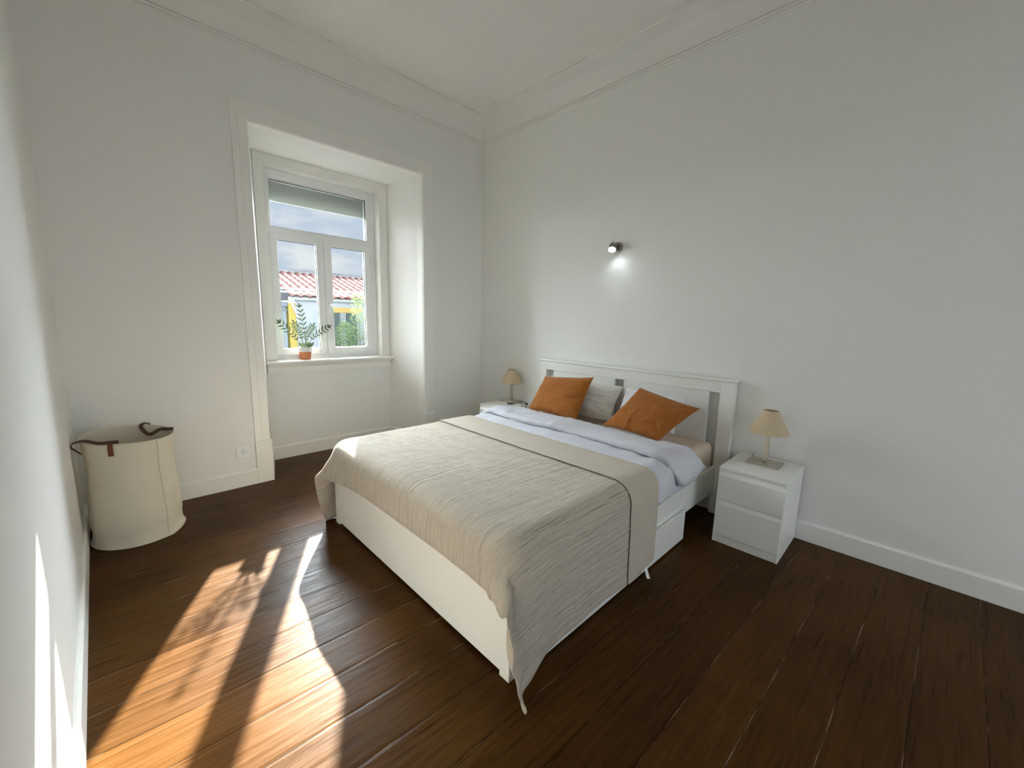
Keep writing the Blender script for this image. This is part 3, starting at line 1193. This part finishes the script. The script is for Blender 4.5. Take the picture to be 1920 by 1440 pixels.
throw = thing('throw_blanket', 'cream ribbed cotton throw over the foot of the bed, its corner reaching the floor', 'blanket', (0, 0, 0))
IK = int(round((1.40 - 1.075) / 0.025)) + 1
lift = np.zeros(nu)
lift[:IK] = [0.0065 * min(1, i / 1.5) + 0.003 * (i / (IK - 1)) ** 4 for i in range(IK)]
main = cloth_part('main_layer', 0, nu, np.zeros(nu), THROW, throw)
flap = cloth_part('folded_end', 0, IK, lift, THROW_S, throw)
jr = 0 if P[0, 0, 1] < P[0, -1, 1] else nv - 1
q = P[5, jr] + NRM[5, jr] * 0.008
bm = bmesh.new()
tube(bm, [(q[0], q[1] - 0.004, q[2] + 0.012), (q[0] - 0.004, q[1] - 0.012, q[2] - 0.004), (q[0] - 0.012, q[1] - 0.024, max(0.004, q[2] - 0.022)), (q[0] - 0.02, q[1] - 0.036, max(0.003, q[2] - 0.034))], 0.01, 8, flat=(0.026, 0.0015, (1, 0, 0)))
tag(obj('care_tag', bm, TAG, throw), 'white care tag at the hem')

# ------------------------------------------------------------------ pillows and cushions


def pillow(name, m, tl, tr, br, bl, thick, label, cat, group, pinch=0.06, n=44, seed=0, creases=(), wr=0.010, back=0.55, ear=0.0):
    tl, tr, br, bl = map(Vector, (tl, tr, br, bl))
    nrm = ((bl - tl).cross(tr - tl)).normalized()
    if nrm.x > 0:
        nrm = -nrm          # faces the foot of the bed
    rr = random.Random(seed)
    V, FC, ids = [], [], {}

    def pos(u, v_, sgn):
        up_ = u * (1 - pinch * (1 - v_ * v_) * abs(u) ** 3)
        vp = v_ * (1 - pinch * (1 - u * u) * abs(v_) ** 3)
        a, b = (up_ + 1) / 2, (vp + 1) / 2
        p = (tl * (1 - a) + tr * a) * (1 - b) + (bl * (1 - a) + br * a) * b
        h = thick * (max(0, 1 - abs(u) ** 2.6) ** 0.62) * (max(0, 1 - abs(v_) ** 2.6) ** 0.62)
        w = wr * fbm((u * 0.9 + seed * 3.1, v_ * 0.9, sgn), 2.6, 5) * min(1, h / (0.25 * thick))
        # gathers running in from the edges
        e = max(abs(u), abs(v_))
        w += 0.006 * max(0, e - 0.55) * 2 * noise.noise(Vector((u * 9 if abs(v_) > abs(u) else u * 2, v_ * 9 if abs(u) >= abs(v_) else v_ * 2, seed + sgn))) * (1 - e ** 8)
        for (cu, cv, ang, ln, wd, dp) in creases:
            du, dv2 = u - cu, v_ - cv
            s1 = du * math.cos(ang) + dv2 * math.sin(ang)
            s2 = -du * math.sin(ang) + dv2 * math.cos(ang)
            if sgn > 0:
                w += dp * math.exp(-(s1 / ln) ** 2 - (s2 / wd) ** 2)
        return p + nrm * sgn * (h * (1 if sgn > 0 else back) + (w if h > 0 else 0))

    for s_ in (1, -1):
        for i in range(n + 1):
            for j in range(n + 1):
                u, v_ = i / n * 2 - 1, j / n * 2 - 1
                e = i in (0, n) or j in (0, n)
                k = (i, j, 0 if e else s_)
                if k not in ids:
                    ids[k] = len(V)
                    V.append(pos(u, v_, s_))
        for i in range(n):
            for j in range(n):
                q = []
                for a, b in ((i, j), (i + 1, j), (i + 1, j + 1), (i, j + 1)):
                    e = a in (0, n) or b in (0, n)
                    q.append(ids[(a, b, 0 if e else s_)])
                FC.append(tuple(q if s_ > 0 else q[::-1]))
    o = pyobj(name, V, FC, m, None, smooth=True, auto=False)
    ss = o.modifiers.new('subd', 'SUBSURF')
    ss.levels = ss.render_levels = 1
    return tag(o, label, cat, group)


pillow('pillow', PILLOW, (-0.125, -1.24, 0.875), (-0.125, -2.065, 0.880), (-0.29, -2.05, 0.590), (-0.29, -1.24, 0.580), 0.092,
       'crumpled pale grey pillow behind the upright orange cushion', 'pillow', 'bed pillows', 0.03, seed=2, wr=0.028,
       creases=((0.55, 0.25, 0.25, 0.5, 0.05, -0.012), (0.6, -0.2, -0.3, 0.4, 0.06, 0.010), (0.7, 0.55, 0.8, 0.3, 0.06, -0.012)))
pillow('pillow', PILLOW2, (-0.125, -2.085, 0.878), (-0.125, -2.605, 0.858), (-0.29, -2.60, 0.600), (-0.30, -2.085, 0.590), 0.068,
       'smooth white pillow behind the tilted orange cushion', 'pillow', 'bed pillows', 0.05, seed=5, wr=0.014)
pillow('cushion', RUST, (-0.285, -1.305, 0.897), (-0.30, -1.878, 0.955), (-0.485, -1.850, 0.585), (-0.455, -1.235, 0.560), 0.075,
       'orange linen cushion standing upright, in front of the grey pillow', 'cushion', 'orange cushions', 0.055, seed=1, wr=0.010,
       creases=((0.72, 0.08, -0.15, 0.22, 0.06, -0.022), (0.62, 0.22, 0.25, 0.18, 0.05, 0.012), (-0.75, 0.4, 1.4, 0.25, 0.06, -0.008)))
pillow('cushion', RUST, (-0.30, -2.302, 0.925), (-0.315, -2.782, 0.839), (-0.545, -2.602, 0.600), (-0.50, -2.110, 0.612), 0.075,
       'orange linen cushion tilted on one corner, nearer the right nightstand', 'cushion', 'orange cushions', 0.05, seed=3, wr=0.012,
       creases=((-0.25, 0.45, 1.35, 0.40, 0.05, 0.014), (0.55, 0.35, 0.9, 0.35, 0.07, -0.014), (0.75, 0.75, 1.0, 0.2, 0.06, 0.012), (-0.8, 0.75, 1.3, 0.2, 0.05, -0.01)))

# ------------------------------------------------------------------ nightstands
NSW, NSD, NSH = 0.376, 0.453, 0.517


def nightstand(x, y, label):
    """x of the front, y of the left side; the drawers face -x"""
    t = thing('nightstand', label, 'nightstand', (x + NSD / 2, y - NSW / 2, 0), 0, 'nightstands')
    hx, hy = NSD / 2, NSW / 2
    obj('top', B((-hx, hx, -hy, hy, NSH - 0.017, NSH)), LACQ, t, bevel=0.0015)
    obj('side_panel', B((-hx + 0.002, hx, hy - 0.016, hy, 0, NSH - 0.017)), LACQ, t, bevel=0.001)
    obj('side_panel', B((-hx + 0.002, hx, -hy, -hy + 0.016, 0, NSH - 0.017)), LACQ, t, bevel=0.001)
    obj('back_panel', B((hx - 0.008, hx - 0.002, -hy + 0.016, hy - 0.016, 0.02, NSH - 0.017)), LACQ, t)
    obj('plinth', B((-hx + 0.004, -hx + 0.020, -hy + 0.016, hy - 0.016, 0, 0.052)), LACQ, t, bevel=0.001)
    obj('rail', B((-hx + 0.008, -hx + 0.030, -hy + 0.016, hy - 0.016, NSH - 0.050, NSH - 0.017)), LACQ, t)
    obj('rail', B((-hx + 0.010, -hx + 0.030, -hy + 0.016, hy - 0.016, 0.270, 0.320)), LACQ, t)
    w = hy - 0.003
    for z0, z1 in ((0.058, 0.287), (0.303, 0.482)):
        bm = bmesh.new()
        # front with a bevelled grip along its top edge
        prism(bm, [(-hx - 0.006, z0), (-hx - 0.006, z1 - 0.022), (-hx + 0.004, z1), (-hx + 0.012, z1), (-hx + 0.012, z0)], -w, w, 'y')
        d = obj('drawer', bm, LACQ, t, bevel=0.0012)
        obj('drawer_box', B((-hx + 0.012, hx - 0.03, -w + 0.02, w - 0.02, z0 + 0.015, z1 - 0.035)), LACQ, d)
    return t


nightstand(-0.477, -2.992, 'white two-drawer nightstand at the right of the bed, fully in view')
nightstand(-0.440, -0.522, 'white two-drawer nightstand in the corner, half hidden by the bed')

# ------------------------------------------------------------------ bedside lamps


def bedside_lamp(x, y, rot, label):
    t = thing('bedside_lamp', label, 'lamp', (x, y, NSH), rot, 'bedside lamps')
    obj('base', B((-0.074, 0.074, -0.097, 0.097, 0.0, 0.015)), STEEL, t, bevel=0.002)
    obj('column', B((-0.010, 0.010, -0.0135, 0.0135, 0.015, 0.205)), STEEL, t, bevel=0.0015)
    bm = bmesh.new()
    lathe(bm, [(0, 0.205), (0.013, 0.205), (0.013, 0.250), (0.018, 0.252), (0.018, 0.258), (0.0, 0.260)], 20)
    obj('socket', bm, BLACK, t, smooth=True)
    bm = bmesh.new()
    lathe(bm, [(0.118, 0.215), (0.0455, 0.360), (0.0440, 0.3605), (0.1165, 0.2150)], 56, closed=True)
    sh = obj('lamp_shade', bm, SHADE, t, smooth=True)
    bm = bmesh.new()
    lathe(bm, [(0.1190, 0.2145), (0.1172, 0.2190), (0.1160, 0.2190), (0.1170, 0.2145)], 56, closed=True)
    obj('shade_trim', bm, SHADE, sh, smooth=True)
    bm = bmesh.new()
    lathe(bm, [(0.0475, 0.3570), (0.0460, 0.3615), (0.0445, 0.3615), (0.0450, 0.3570)], 40, closed=True)
    obj('shade_trim', bm, SHADE, sh, smooth=True)
    return t


bedside_lamp(-0.190, -3.178, 0.0, 'nickel table lamp with beige cone shade on the fully visible nightstand')
bedside_lamp(-0.100, -0.660, 0.0, 'nickel table lamp with beige cone shade on the corner nightstand')
# cables
bm = bmesh.new()
tube(bm, catmull([(-0.115, -3.120, 0.528), (-0.10, -3.09, 0.525), (-0.06, -3.075, 0.522), (-0.022, -3.06, 0.515), (-0.012, -3.06, 0.49), (-0.010, -3.06, 0.30)], 8), 0.0028, 8)
tag(obj('lamp_cable', bm, BLACK, smooth=True), 'black cable behind the lamp on the fully visible nightstand', 'cable')
lc = thing('lamp_cable', 'black cable with inline switch on the corner nightstand', 'cable', (-0.06, -0.80, NSH))
bm = bmesh.new()
tube(bm, catmull([(0.0, 0.045, 0.020), (0.03, 0.015, 0.006), (0.015, -0.02, 0.004), (-0.005, -0.055, 0.004), (-0.02, -0.085, 0.006)], 8), 0.003, 8)
tube(bm, catmull([(-0.035, -0.102, 0.004), (-0.06, -0.110, -0.01), (-0.075, -0.112, -0.08)], 8), 0.003, 8)
tube(bm, catmull([(-0.045, 0.02, 0.004), (-0.05, -0.03, 0.004), (-0.085, -0.06, 0.004), (-0.09, -0.10, 0.003)], 8), 0.0025, 8)
obj('cord', bm, BLACK, lc, smooth=True)
bm = bmesh.new()
box(bm, -0.028, 0.028, -0.011, 0.011, 0.0, 0.016, Matrix.Translation((-0.022, -0.082, 0.001)) @ Matrix.Rotation(1.0, 4, 'Z'))
obj('inline_switch', bm, BLACK, lc, bevel=0.005, seg=3)
bm = bmesh.new()
lathe(bm, [(0, 0.0), (0.030, 0.0), (0.036, 0.004), (0.036, 0.010), (0.033, 0.013), (0.0, 0.0135)], 32)
dish = thing('trinket_dish', 'small round black dish with pale top beside the corner lamp', 'dish', (-0.197, -0.745, NSH))
obj('dish_body', bm, BLACK, dish, smooth=True)
bm = bmesh.new()
lathe(bm, [(0, 0.0135), (0.029, 0.0135), (0.029, 0.0150), (0, 0.0150)], 32)
obj('dish_top', bm, mat('pale_pink_gloss', (0.55, 0.45, 0.42), 0.2), dish, smooth=True)

# ------------------------------------------------------------------ wall spotlight
wl = thing('wall_spotlight', 'small nickel wall spotlight, switched on, above the bed', 'wall lamp', (0, -1.850, 2.068))
bm = bmesh.new()
lathe(bm, [(0, 0.0), (0.040, 0.0), (0.041, 0.004), (0.041, 0.020), (0.037, 0.026), (0.030, 0.028), (0.0, 0.029)], 40)
bmesh.ops.transform(bm, matrix=Matrix.Rotation(-PI / 2, 4, 'Y'), verts=bm.verts)
obj('wall_plate', bm, CHROME, wl, smooth=True)
bm = bmesh.new()
tube(bm, [(-0.026, 0, 0), (-0.050, 0.004, 0.004), (-0.066, 0.010, 0.006)], 0.009, 12)
obj('swivel_arm', bm, CHROME, wl, smooth=True)
hd = Vector((-0.52, -0.24, -0.82)).normalized()
hm = Matrix.Translation((-0.078, 0.014, 0.0)) @ hd.to_track_quat('Z', 'Y').to_matrix().to_4x4()
bm = bmesh.new()
lathe(bm, [(0, -0.062), (0.003, -0.060), (0.005, -0.040), (0.014, -0.034), (0.023, -0.020), (0.030, 0.010), (0.033, 0.040), (0.0315, 0.040), (0.028, 0.010), (0.02, -0.015), (0, -0.018)], 36)
bmesh.ops.transform(bm, matrix=hm, verts=bm.verts)
head = obj('lamp_head', bm, CHROME, wl, smooth=True)
bm = bmesh.new()
lathe(bm, [(0, -0.012), (0.012, -0.010), (0.022, 0.012), (0.0275, 0.034), (0.022, 0.045), (0.012, 0.049), (0, 0.050)], 28)
bmesh.ops.transform(bm, matrix=hm, verts=bm.verts)
obj('bulb', bm, emit('lit_bulb', (0.92, 0.97, 1.0), 14), head, smooth=True)
sp = bpy.data.lights.new('spot_beam', 'SPOT')
sp.energy = 0.45
sp.color = (0.80, 0.92, 1.0)
sp.spot_size = math.radians(110)
sp.spot_blend = 0.9
sp.shadow_soft_size = 0.02
so = bpy.data.objects.new('spot_beam', sp)
COL.objects.link(so)
so.parent = wl
so.location = Vector((-0.078, 0.014, 0.0)) + hd * 0.056
so.rotation_euler = Vector((0.42, -0.10, -0.90)).to_track_quat('-Z', 'Y').to_euler()

# ------------------------------------------------------------------ laundry basket
lb = thing('laundry_basket', 'tall cream canvas laundry basket with brown leather handles in the corner', 'laundry basket', (-3.205, -0.385, 0))
NZ, NA = 46, 96
V, FC = [], []
ZT = 0.655
for i in range(NZ + 1):
    t = i / NZ
    z = ZT * t
    for j in range(NA):
        a = 2 * PI * j / NA
        ca, sa = math.cos(a), math.sin(a)
        rx = 0.222 * (1 - t) + 0.212 * t
        ry = 0.230 * (1 - t) + 0.168 * t
        # squashed tub: the sides cave in above the base and belly again
        cave = -0.005 * math.exp(-((t - 0.10) / 0.06) ** 2) + 0.004 * math.sin(t * 7)
        base_flare = 0.006 * math.exp(-(t / 0.035) ** 2)
        w = 0.006 * fbm((ca * 0.8, sa * 0.8, z * 1.2), 3.0, 5) * min(1, t * 6, (1 - t) * 6 + 0.1)
        # creases low on the body
        w += -0.006 * math.exp(-((z - 0.07 - 0.035 * math.sin(a * 2.5 + 1.2)) / 0.014) ** 2) * (0.5 + 0.5 * math.sin(a * 3 + 0.4))
        # dented corner facing the room on the right
        da = (a - (-0.35) + PI) % (2 * PI) - PI
        w += -0.016 * math.exp(-(da / 0.30) ** 2) * (math.sin(z * 16) * 0.5 + 0.4) * min(1, (1 - t) * 8)
        w += 0.007 * math.exp(-((da + 0.55) / 0.12) ** 2) * min(1, (1 - t) * 8)
        k = cave + base_flare + w
        tilt = (0.02 * sa - 0.015 * ca) * t
        V.append(((rx + k) * ca, (ry + k) * sa - 0.012 * t + 0.0, max(0.0, z + tilt)))
for i in range(NZ):
    for j in range(NA):
        k = (j + 1) % NA
        FC.append((i * NA + j, i * NA + k, (i + 1) * NA + k, (i + 1) * NA + j))
FC.append(tuple(range(NA))[::-1])
body = pyobj('body', V, FC, CANVAS, lb, smooth=True, auto=False)
sd = body.modifiers.new('solid', 'SOLIDIFY')
sd.thickness = 0.004
sd.offset = -1
rim = [Vector(V[NZ * NA + j]) for j in range(NA)]
bm = bmesh.new()
rv = []
for p in rim + [rim[0]]:
    rv.append(p + Vector((0, 0, 0.001)))
tube(bm, rv, 0.0035, 8)
obj('rim_piping', bm, CANVAS, lb, smooth=True)
bp_ = [Vector(V[j]) * 1.004 for j in range(NA)]
bm = bmesh.new()
tube(bm, [p + Vector((0, 0, 0.005)) for p in bp_ + [bp_[0]]], 0.004, 8)
obj('base_piping', bm, CANVAS, lb, smooth=True)
# stitched seam down the right-hand front
aj = int(NA * ((-0.95) % (2 * PI)) / (2 * PI))
bm = bmesh.new()
tube(bm, [Vector(V[i * NA + aj]) + Vector((0.0004, -0.0006, 0)) for i in range(0, NZ + 1)], 0.0016, 6)
obj('seam', bm, mat('canvas_seam', (0.50, 0.45, 0.36), 0.9), lb, smooth=True)


def rim_at(deg):
    a = math.radians(deg) % (2 * PI)
    j = a / (2 * PI) * NA
    j0 = int(j) % NA
    fr_ = j - int(j)
    return rim[j0].lerp(rim[(j0 + 1) % NA], fr_)


def basket_handle(pts, widths, patch_deg):
    bm = bmesh.new()
    pts = catmull(pts, 10)
    n = len(pts)
    ws = []
    for i in range(n):
        t = i / (n - 1) * (len(widths) - 1)
        k = min(int(t), len(widths) - 2)
        ws.append(Vector(widths[k]).lerp(Vector(widths[k + 1]), t - k))
    tube(bm, pts, 0.01, 12, flat=(0.022, 0.0045, ws))
    h = obj('handle', bm, LEATHER_D, lb, smooth=True)
    for d in patch_deg:
        p = rim_at(d)
        o = Vector((math.cos(math.radians(d)), math.sin(math.radians(d)), 0))
        bm = bmesh.new()
        tube(bm, [p + o * 0.004 + Vector((0, 0, 0.006)), p + o * 0.0075 + Vector((0, 0, -0.02)), p + o * 0.0075 + Vector((0, 0, -0.068))], 0.01, 12, flat=(0.027, 0.004, Vector((-o.y, o.x, 0))))
        obj('patch', bm, LEATHER, h)
    return h


pA, pB = rim_at(-113), rim_at(-183)
basket_handle([pA + Vector((0.035, 0.018, 0.006)), pA + Vector((0.0, 0.006, 0.012)), pA + Vector((-0.05, 0.02, 0.014)), Vector((-0.190, -0.105, ZT + 0.016)), Vector((-0.238, -0.080, ZT + 0.004)),
               Vector((-0.245, -0.070, ZT - 0.022)), Vector((-0.228, -0.055, ZT - 0.050)), Vector((-0.213, -0.045, ZT - 0.072))],
              [(0, 0.3, 1), (0, 0.6, 1), (0, 1, 0.5), (0, 1, 0.3), (0.1, 1, 0.1), (0.1, 1, 0.0), (0.1, 1, 0)], [-113])
pC, pD = rim_at(68), rim_at(6)
basket_handle([pC + Vector((0.03, 0.008, 0.002)), pC + Vector((0.0, 0.004, 0.014)), pC + Vector((-0.018, -0.02, 0.0)), pC + Vector((0.0, -0.045, -0.040)), Vector((0.105, 0.065, ZT - 0.035)),
               Vector((0.150, 0.040, ZT - 0.005)), pD + Vector((-0.03, 0.008, 0.010)), pD + Vector((0.004, 0, 0.010))],
              [(0.2, 1, 0.1), (0.2, 1, 0.2), (0.2, 0.6, 1), (0, 0.3, 1), (0, 0.3, 1), (0, 0.4, 1), (0, 0.8, 0.6)], [])

# ------------------------------------------------------------------ potted plant on the sill
pp = thing('potted_plant', 'small feathery-leaved plant in a white-rimmed terracotta pot on the windowsill', 'plant', (-1.850, 0.545, 0.978))
bm = bmesh.new()
lathe(bm, [(0, 0.0), (0.045, 0.0), (0.047, 0.002), (0.058, 0.078), (0.056, 0.078), (0.054, 0.075), (0.044, 0.012), (0, 0.012)], 36)
pot = obj('pot', bm, TERRA, pp, smooth=True)
bm = bmesh.new()
lathe(bm, [(0.0582, 0.077), (0.0640, 0.114), (0.0650, 0.119), (0.0635, 0.121), (0.0600, 0.119), (0.0540, 0.078)], 36, closed=True)
obj('painted_rim', bm, GLAZE, pot, smooth=True)
bm = bmesh.new()
lathe(bm, [(0, 0.100), (0.057, 0.102), (0.058, 0.108), (0.03, 0.112), (0, 0.111)], 24)
obj('soil', bm, SOIL, pp, smooth=True)
stems = [  # root, mid, tip (relative)
    ((0.012, 0.0, 0.10), (0.000, -0.005, 0.30), (-0.030, -0.005, 0.515)),
    ((-0.012, 0.0, 0.10), (-0.085, -0.005, 0.225), (-0.212, -0.01, 0.362)),
    ((0.018, 0.0, 0.10), (0.085, -0.005, 0.225), (0.226, -0.02, 0.322)),
    ((-0.004, 0.008, 0.10), (-0.030, 0.02, 0.25), (-0.075, 0.03, 0.355)),
    ((0.008, 0.01, 0.10), (0.03, 0.02, 0.23), (0.090, 0.02, 0.330)),
]
bm_s, bm_l = bmesh.new(), bmesh.new()


def leaf(bm, p, d, w, ln, tw):
    d = d.normalized()
    a = d.cross(tw)
    if a.length < 1e-3:
        a = d.cross(Vector((0, 1, 0)))
    a.normalize()
    nn = a.cross(d).normalized()
    prev = None
    n = 6
    for k in range(n + 1):
        t = k / n
        ww = w * math.sin(PI * min(1, t ** 0.75)) * 0.5
        c = p + d * (ln * t) - nn * (ln * 0.18 * t * t)
        cur = (bm.verts.new(c + a * ww + nn * ww * 0.35), bm.verts.new(c), bm.verts.new(c - a * ww + nn * ww * 0.35))
        if prev:
            bm.faces.new((prev[0], cur[0], cur[1], prev[1]))
            bm.faces.new((prev[1], cur[1], cur[2], prev[2]))
        prev = cur


rl = random.Random(11)
for si, (a, b, c) in enumerate(stems):
    pts = catmull([a, b, c], 10)
    n = len(pts)
    tube(bm_s, pts, [0.0045 * (1 - 0.7 * i / n) for i in range(n)], 8)
    first = int(n * (0.42 if si < 3 else 0.35))
    for i in range(first, n, 2):
        t = (pts[min(i + 1, n - 1)] - pts[i - 1]).normalized()
        ax = Vector((t.z, 0, -t.x)).normalized()
        ax2 = Vector((0, -1, 0))
        k = (i - first) / max(1, n - first)
        ln = 0.050 * (0.75 + 0.5 * math.sin(k * PI)) * rl.uniform(0.85, 1.1)
        for sgn in (-1, 1):
            d = ax * sgn * 0.8 + t * 0.75 + ax2 * rl.uniform(-0.25, 0.35)
            leaf(bm_l, pts[i] + Vector((0, 0, 0)), d, 0.0145, ln, Vector((0, -1, 0.35)))
    leaf(bm_l, pts[-1], (pts[-1] - pts[-2]), 0.018, 0.05, Vector((0, -1, 0.3)))
for k in range(12):       # short new shoots at the foot
    an = rl.uniform(0, 2 * PI)
    p = Vector((0.03 * math.cos(an), 0.022 * math.sin(an), 0.105))
    d = Vector((math.cos(an) * 0.9, math.sin(an) * 0.5 - 0.1, 1.1))
    tube(bm_s, [p, p + d.normalized() * 0.03], 0.003, 6)
    leaf(bm_l, p + d.normalized() * 0.02, d, 0.026, rl.uniform(0.045, 0.075), Vector((0, -1, 0.3)))
obj('stems', bm_s, STEM, pp, smooth=True)
obj('foliage', bm_l, LEAF, pp, smooth=True)

# ------------------------------------------------------------------ outside: street, houses, shrub, cables
ZG = -1.25
tag(obj('street', B((-14, 22, 0.8, 22, ZG - 0.2, ZG)), mat('grey_asphalt', (0.07, 0.07, 0.07), 0.9, bump=(3, 0.2, 3))), kind='structure')
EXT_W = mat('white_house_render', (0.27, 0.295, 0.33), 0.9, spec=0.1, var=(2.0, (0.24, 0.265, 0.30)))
EXT_Y = mat('yellow_paint', (0.33, 0.26, 0.075), 0.8, spec=0.1)
EXT_O = mat('ochre_paint', (0.34, 0.23, 0.085), 0.8, spec=0.1)
EXT_G = mat('blue_grey_shutter', (0.06, 0.078, 0.082), 0.8, spec=0.1)
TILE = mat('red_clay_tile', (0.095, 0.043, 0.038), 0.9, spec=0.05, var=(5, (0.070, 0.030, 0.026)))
CREAM = mat('cream_gutter', (0.26, 0.275, 0.29), 0.8, spec=0.1)
HY = 8.0
hs = thing('house', 'white single-storey house with red tiled roof across the street', 'house', (4.0, HY, ZG))


def hpart(name, bm, m, parent=hs, **kw):
    bmesh.ops.translate(bm, vec=-Vector(hs.location), verts=bm.verts)
    return obj(name, bm, m, parent, **kw)


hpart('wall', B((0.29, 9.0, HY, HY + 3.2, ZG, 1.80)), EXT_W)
hpart('quoin', B((0.115, 0.285, HY - 0.02, HY + 3.0, ZG, 1.72)), EXT_Y)
hpart('eaves', B((0.14, 9.2, HY - 0.16, HY + 0.05, 1.80, 1.875)), CREAM)
# clay tile roof: real corrugation and courses
V, FC = [], []
x0, x1 = 0.17, 7.0
NXr, NYr = 300, 60
ye, yr_, ze, zr = HY - 0.22, HY + 2.5, 1.875, 2.69
for i in range(NYr + 1):
    t = i / NYr
    for j in range(NXr + 1):
        x = x0 + (x1 - x0) * j / NXr
        ph = (x - x0) / 0.215
        c = abs(math.sin(ph * PI))
        course = (t * 8.0) % 1.0
        V.append((x, ye + (yr_ - ye) * t, ze + (zr - ze) * t + 0.055 * c + 0.009 * (1 - course)))
for i in range(NYr):
    for j in range(NXr):
        a = i * (NXr + 1) + j
        FC.append((a, a + 1, a + NXr + 2, a + NXr + 1))
me_off = Vector(hs.location)
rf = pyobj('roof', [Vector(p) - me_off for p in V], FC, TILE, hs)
md = rf.modifiers.new('solid', 'SOLIDIFY')
md.thickness = 0.03
pw = thing('parapet_wall', 'pale parapet wall rising behind the red tiled roof', 'wall', (4.0, HY + 2.65, ZG))
mo = Vector(hs.location) - Vector(pw.location)
pr = hpart('wall_face', B((-1.2, 9.0, HY + 2.55, HY + 2.75, ZG, 2.80)), mat('pale_parapet', (0.40, 0.40, 0.43), 0.9), pw)
pr.location = mo
pr = hpart('coping', B((-1.25, 9.05, HY + 2.50, HY + 2.80, 2.80, 2.84)), mat('grey_coping', (0.20, 0.225, 0.26), 0.9), pw)
pr.location = mo
bm = bmesh.new()
tube(bm, catmull([(0.16, HY - 0.12, 1.80), (0.20, HY - 0.10, 1.66), (0.29, HY - 0.06, 1.45), (0.315, HY - 0.05, 1.25), (0.32, HY - 0.05, ZG)], 8), 0.03, 10)
hpart('drainpipe', bm, mat('grey_pipe', (0.33, 0.33, 0.36), 0.6), smooth=True)
w_ = hpart('window', B((1.10, 2.06, HY - 0.06, HY + 0.02, 1.50, 1.64)), EXT_O)
hpart('shutter_panel', B((1.12, 1.42, HY - 0.05, HY + 0.02, 0.55, 1.50), (1.62, 1.92, HY - 0.05, HY + 0.02, 0.55, 1.50)), EXT_G, w_)
bm = bmesh.new()
for i in range(15):
    z = 0.58 + i * 0.062
    box(bm, 1.44, 1.60, HY - 0.07, HY - 0.03, z, z + 0.034)
hpart('louvres', bm, CREAM, w_)
ng = thing('house', 'low pale blue house at the left edge of the view across the street', 'house', (-2.5, HY + 1.0, ZG))
noff = Vector(ng.location)


def npart(name, bm, m, parent=ng, **kw):
    bmesh.ops.translate(bm, vec=-noff, verts=bm.verts)
    return obj(name, bm, m, parent, **kw)


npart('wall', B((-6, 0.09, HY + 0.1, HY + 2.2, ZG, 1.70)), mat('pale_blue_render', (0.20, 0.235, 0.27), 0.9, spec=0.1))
npart('cornice', B((-6.1, 0.108, HY, HY + 0.12, 1.63, 1.74), (-6.1, 0.10, HY + 0.04, HY + 0.12, 1.50, 1.55)), mat('grey_blue_band', (0.13, 0.155, 0.19), 0.9, spec=0.1))
for x in (-0.10, -1.2, -2.3):
    npart('window', B((x - 0.09, x + 0.07, HY + 0.06, HY + 0.12, 0.62, 1.38)), mat('grey_window', (0.10, 0.12, 0.135), 0.6))
for z, y, lab in ((2.02, 7.2, 'upper white cable strung across the view of the tiled roof'), (1.945, 7.25, 'lower white cable strung across the view of the tiled roof')):
    bm = bmesh.new()
    tube(bm, [(-6 + i * 0.7, y, z + 0.0005 * (i - 8) ** 2 + 0.04 * (i / 20)) for i in range(21)], 0.017, 8)
    tag(obj('overhead_cable', bm, mat('white_cable', (0.75, 0.75, 0.75), 0.6), smooth=True), lab, 'cable', 'overhead cables')
sh = thing('shrub', 'leafy green shrub in front of the white house', 'shrub', (1.55, 6.9, ZG))
bm = bmesh.new()
rs = random.Random(5)
for k in range(4200):
    if k % 2:
        # upright part on the right
        z = rs.uniform(0.2, 3.26)
        r = 0.34 * math.sqrt(max(0, 1 - ((z - 1.75) / 1.52) ** 2)) + 0.03
        cx_ = -0.02 + 0.05 * math.sin(z * 3)
    else:
        z = rs.uniform(0.2, 2.5)
        r = 0.40 * math.sqrt(max(0, 1 - ((z - 1.15) / 1.36) ** 2)) + 0.02
        cx_ = -0.42
    an = rs.uniform(0, 2 * PI)
    rr = r * math.sqrt(rs.random())
    p = Vector((cx_ + rr * math.cos(an), rr * 0.9 * math.sin(an), z))
    d = Vector((rs.uniform(-1, 1), rs.uniform(-1, 1), rs.uniform(-0.4, 1)))
    leaf(bm, p, d, rs.uniform(0.016, 0.03), rs.uniform(0.04, 0.08), Vector((rs.uniform(-1, 1), rs.uniform(-1, 1), 0.5)))
obj('foliage', bm, mat('light_green_leaf', (0.145, 0.20, 0.085), 0.7, spec=0.15, var=(2.5, (0.085, 0.13, 0.075)), trans=0.4), sh, smooth=True)
bm = bmesh.new()
for x, t in ((-0.02, 2.7), (-0.42, 1.9), (-0.2, 1.6), (0.1, 2.2)):
    tube(bm, [(x * 0.4, 0, 0), (x * 0.8, 0.03, t * 0.5), (x, 0.0, t)], [0.03, 0.02, 0.008], 8)
obj('stems', bm, mat('shrub_bark', (0.14, 0.10, 0.06), 0.9), sh, smooth=True)
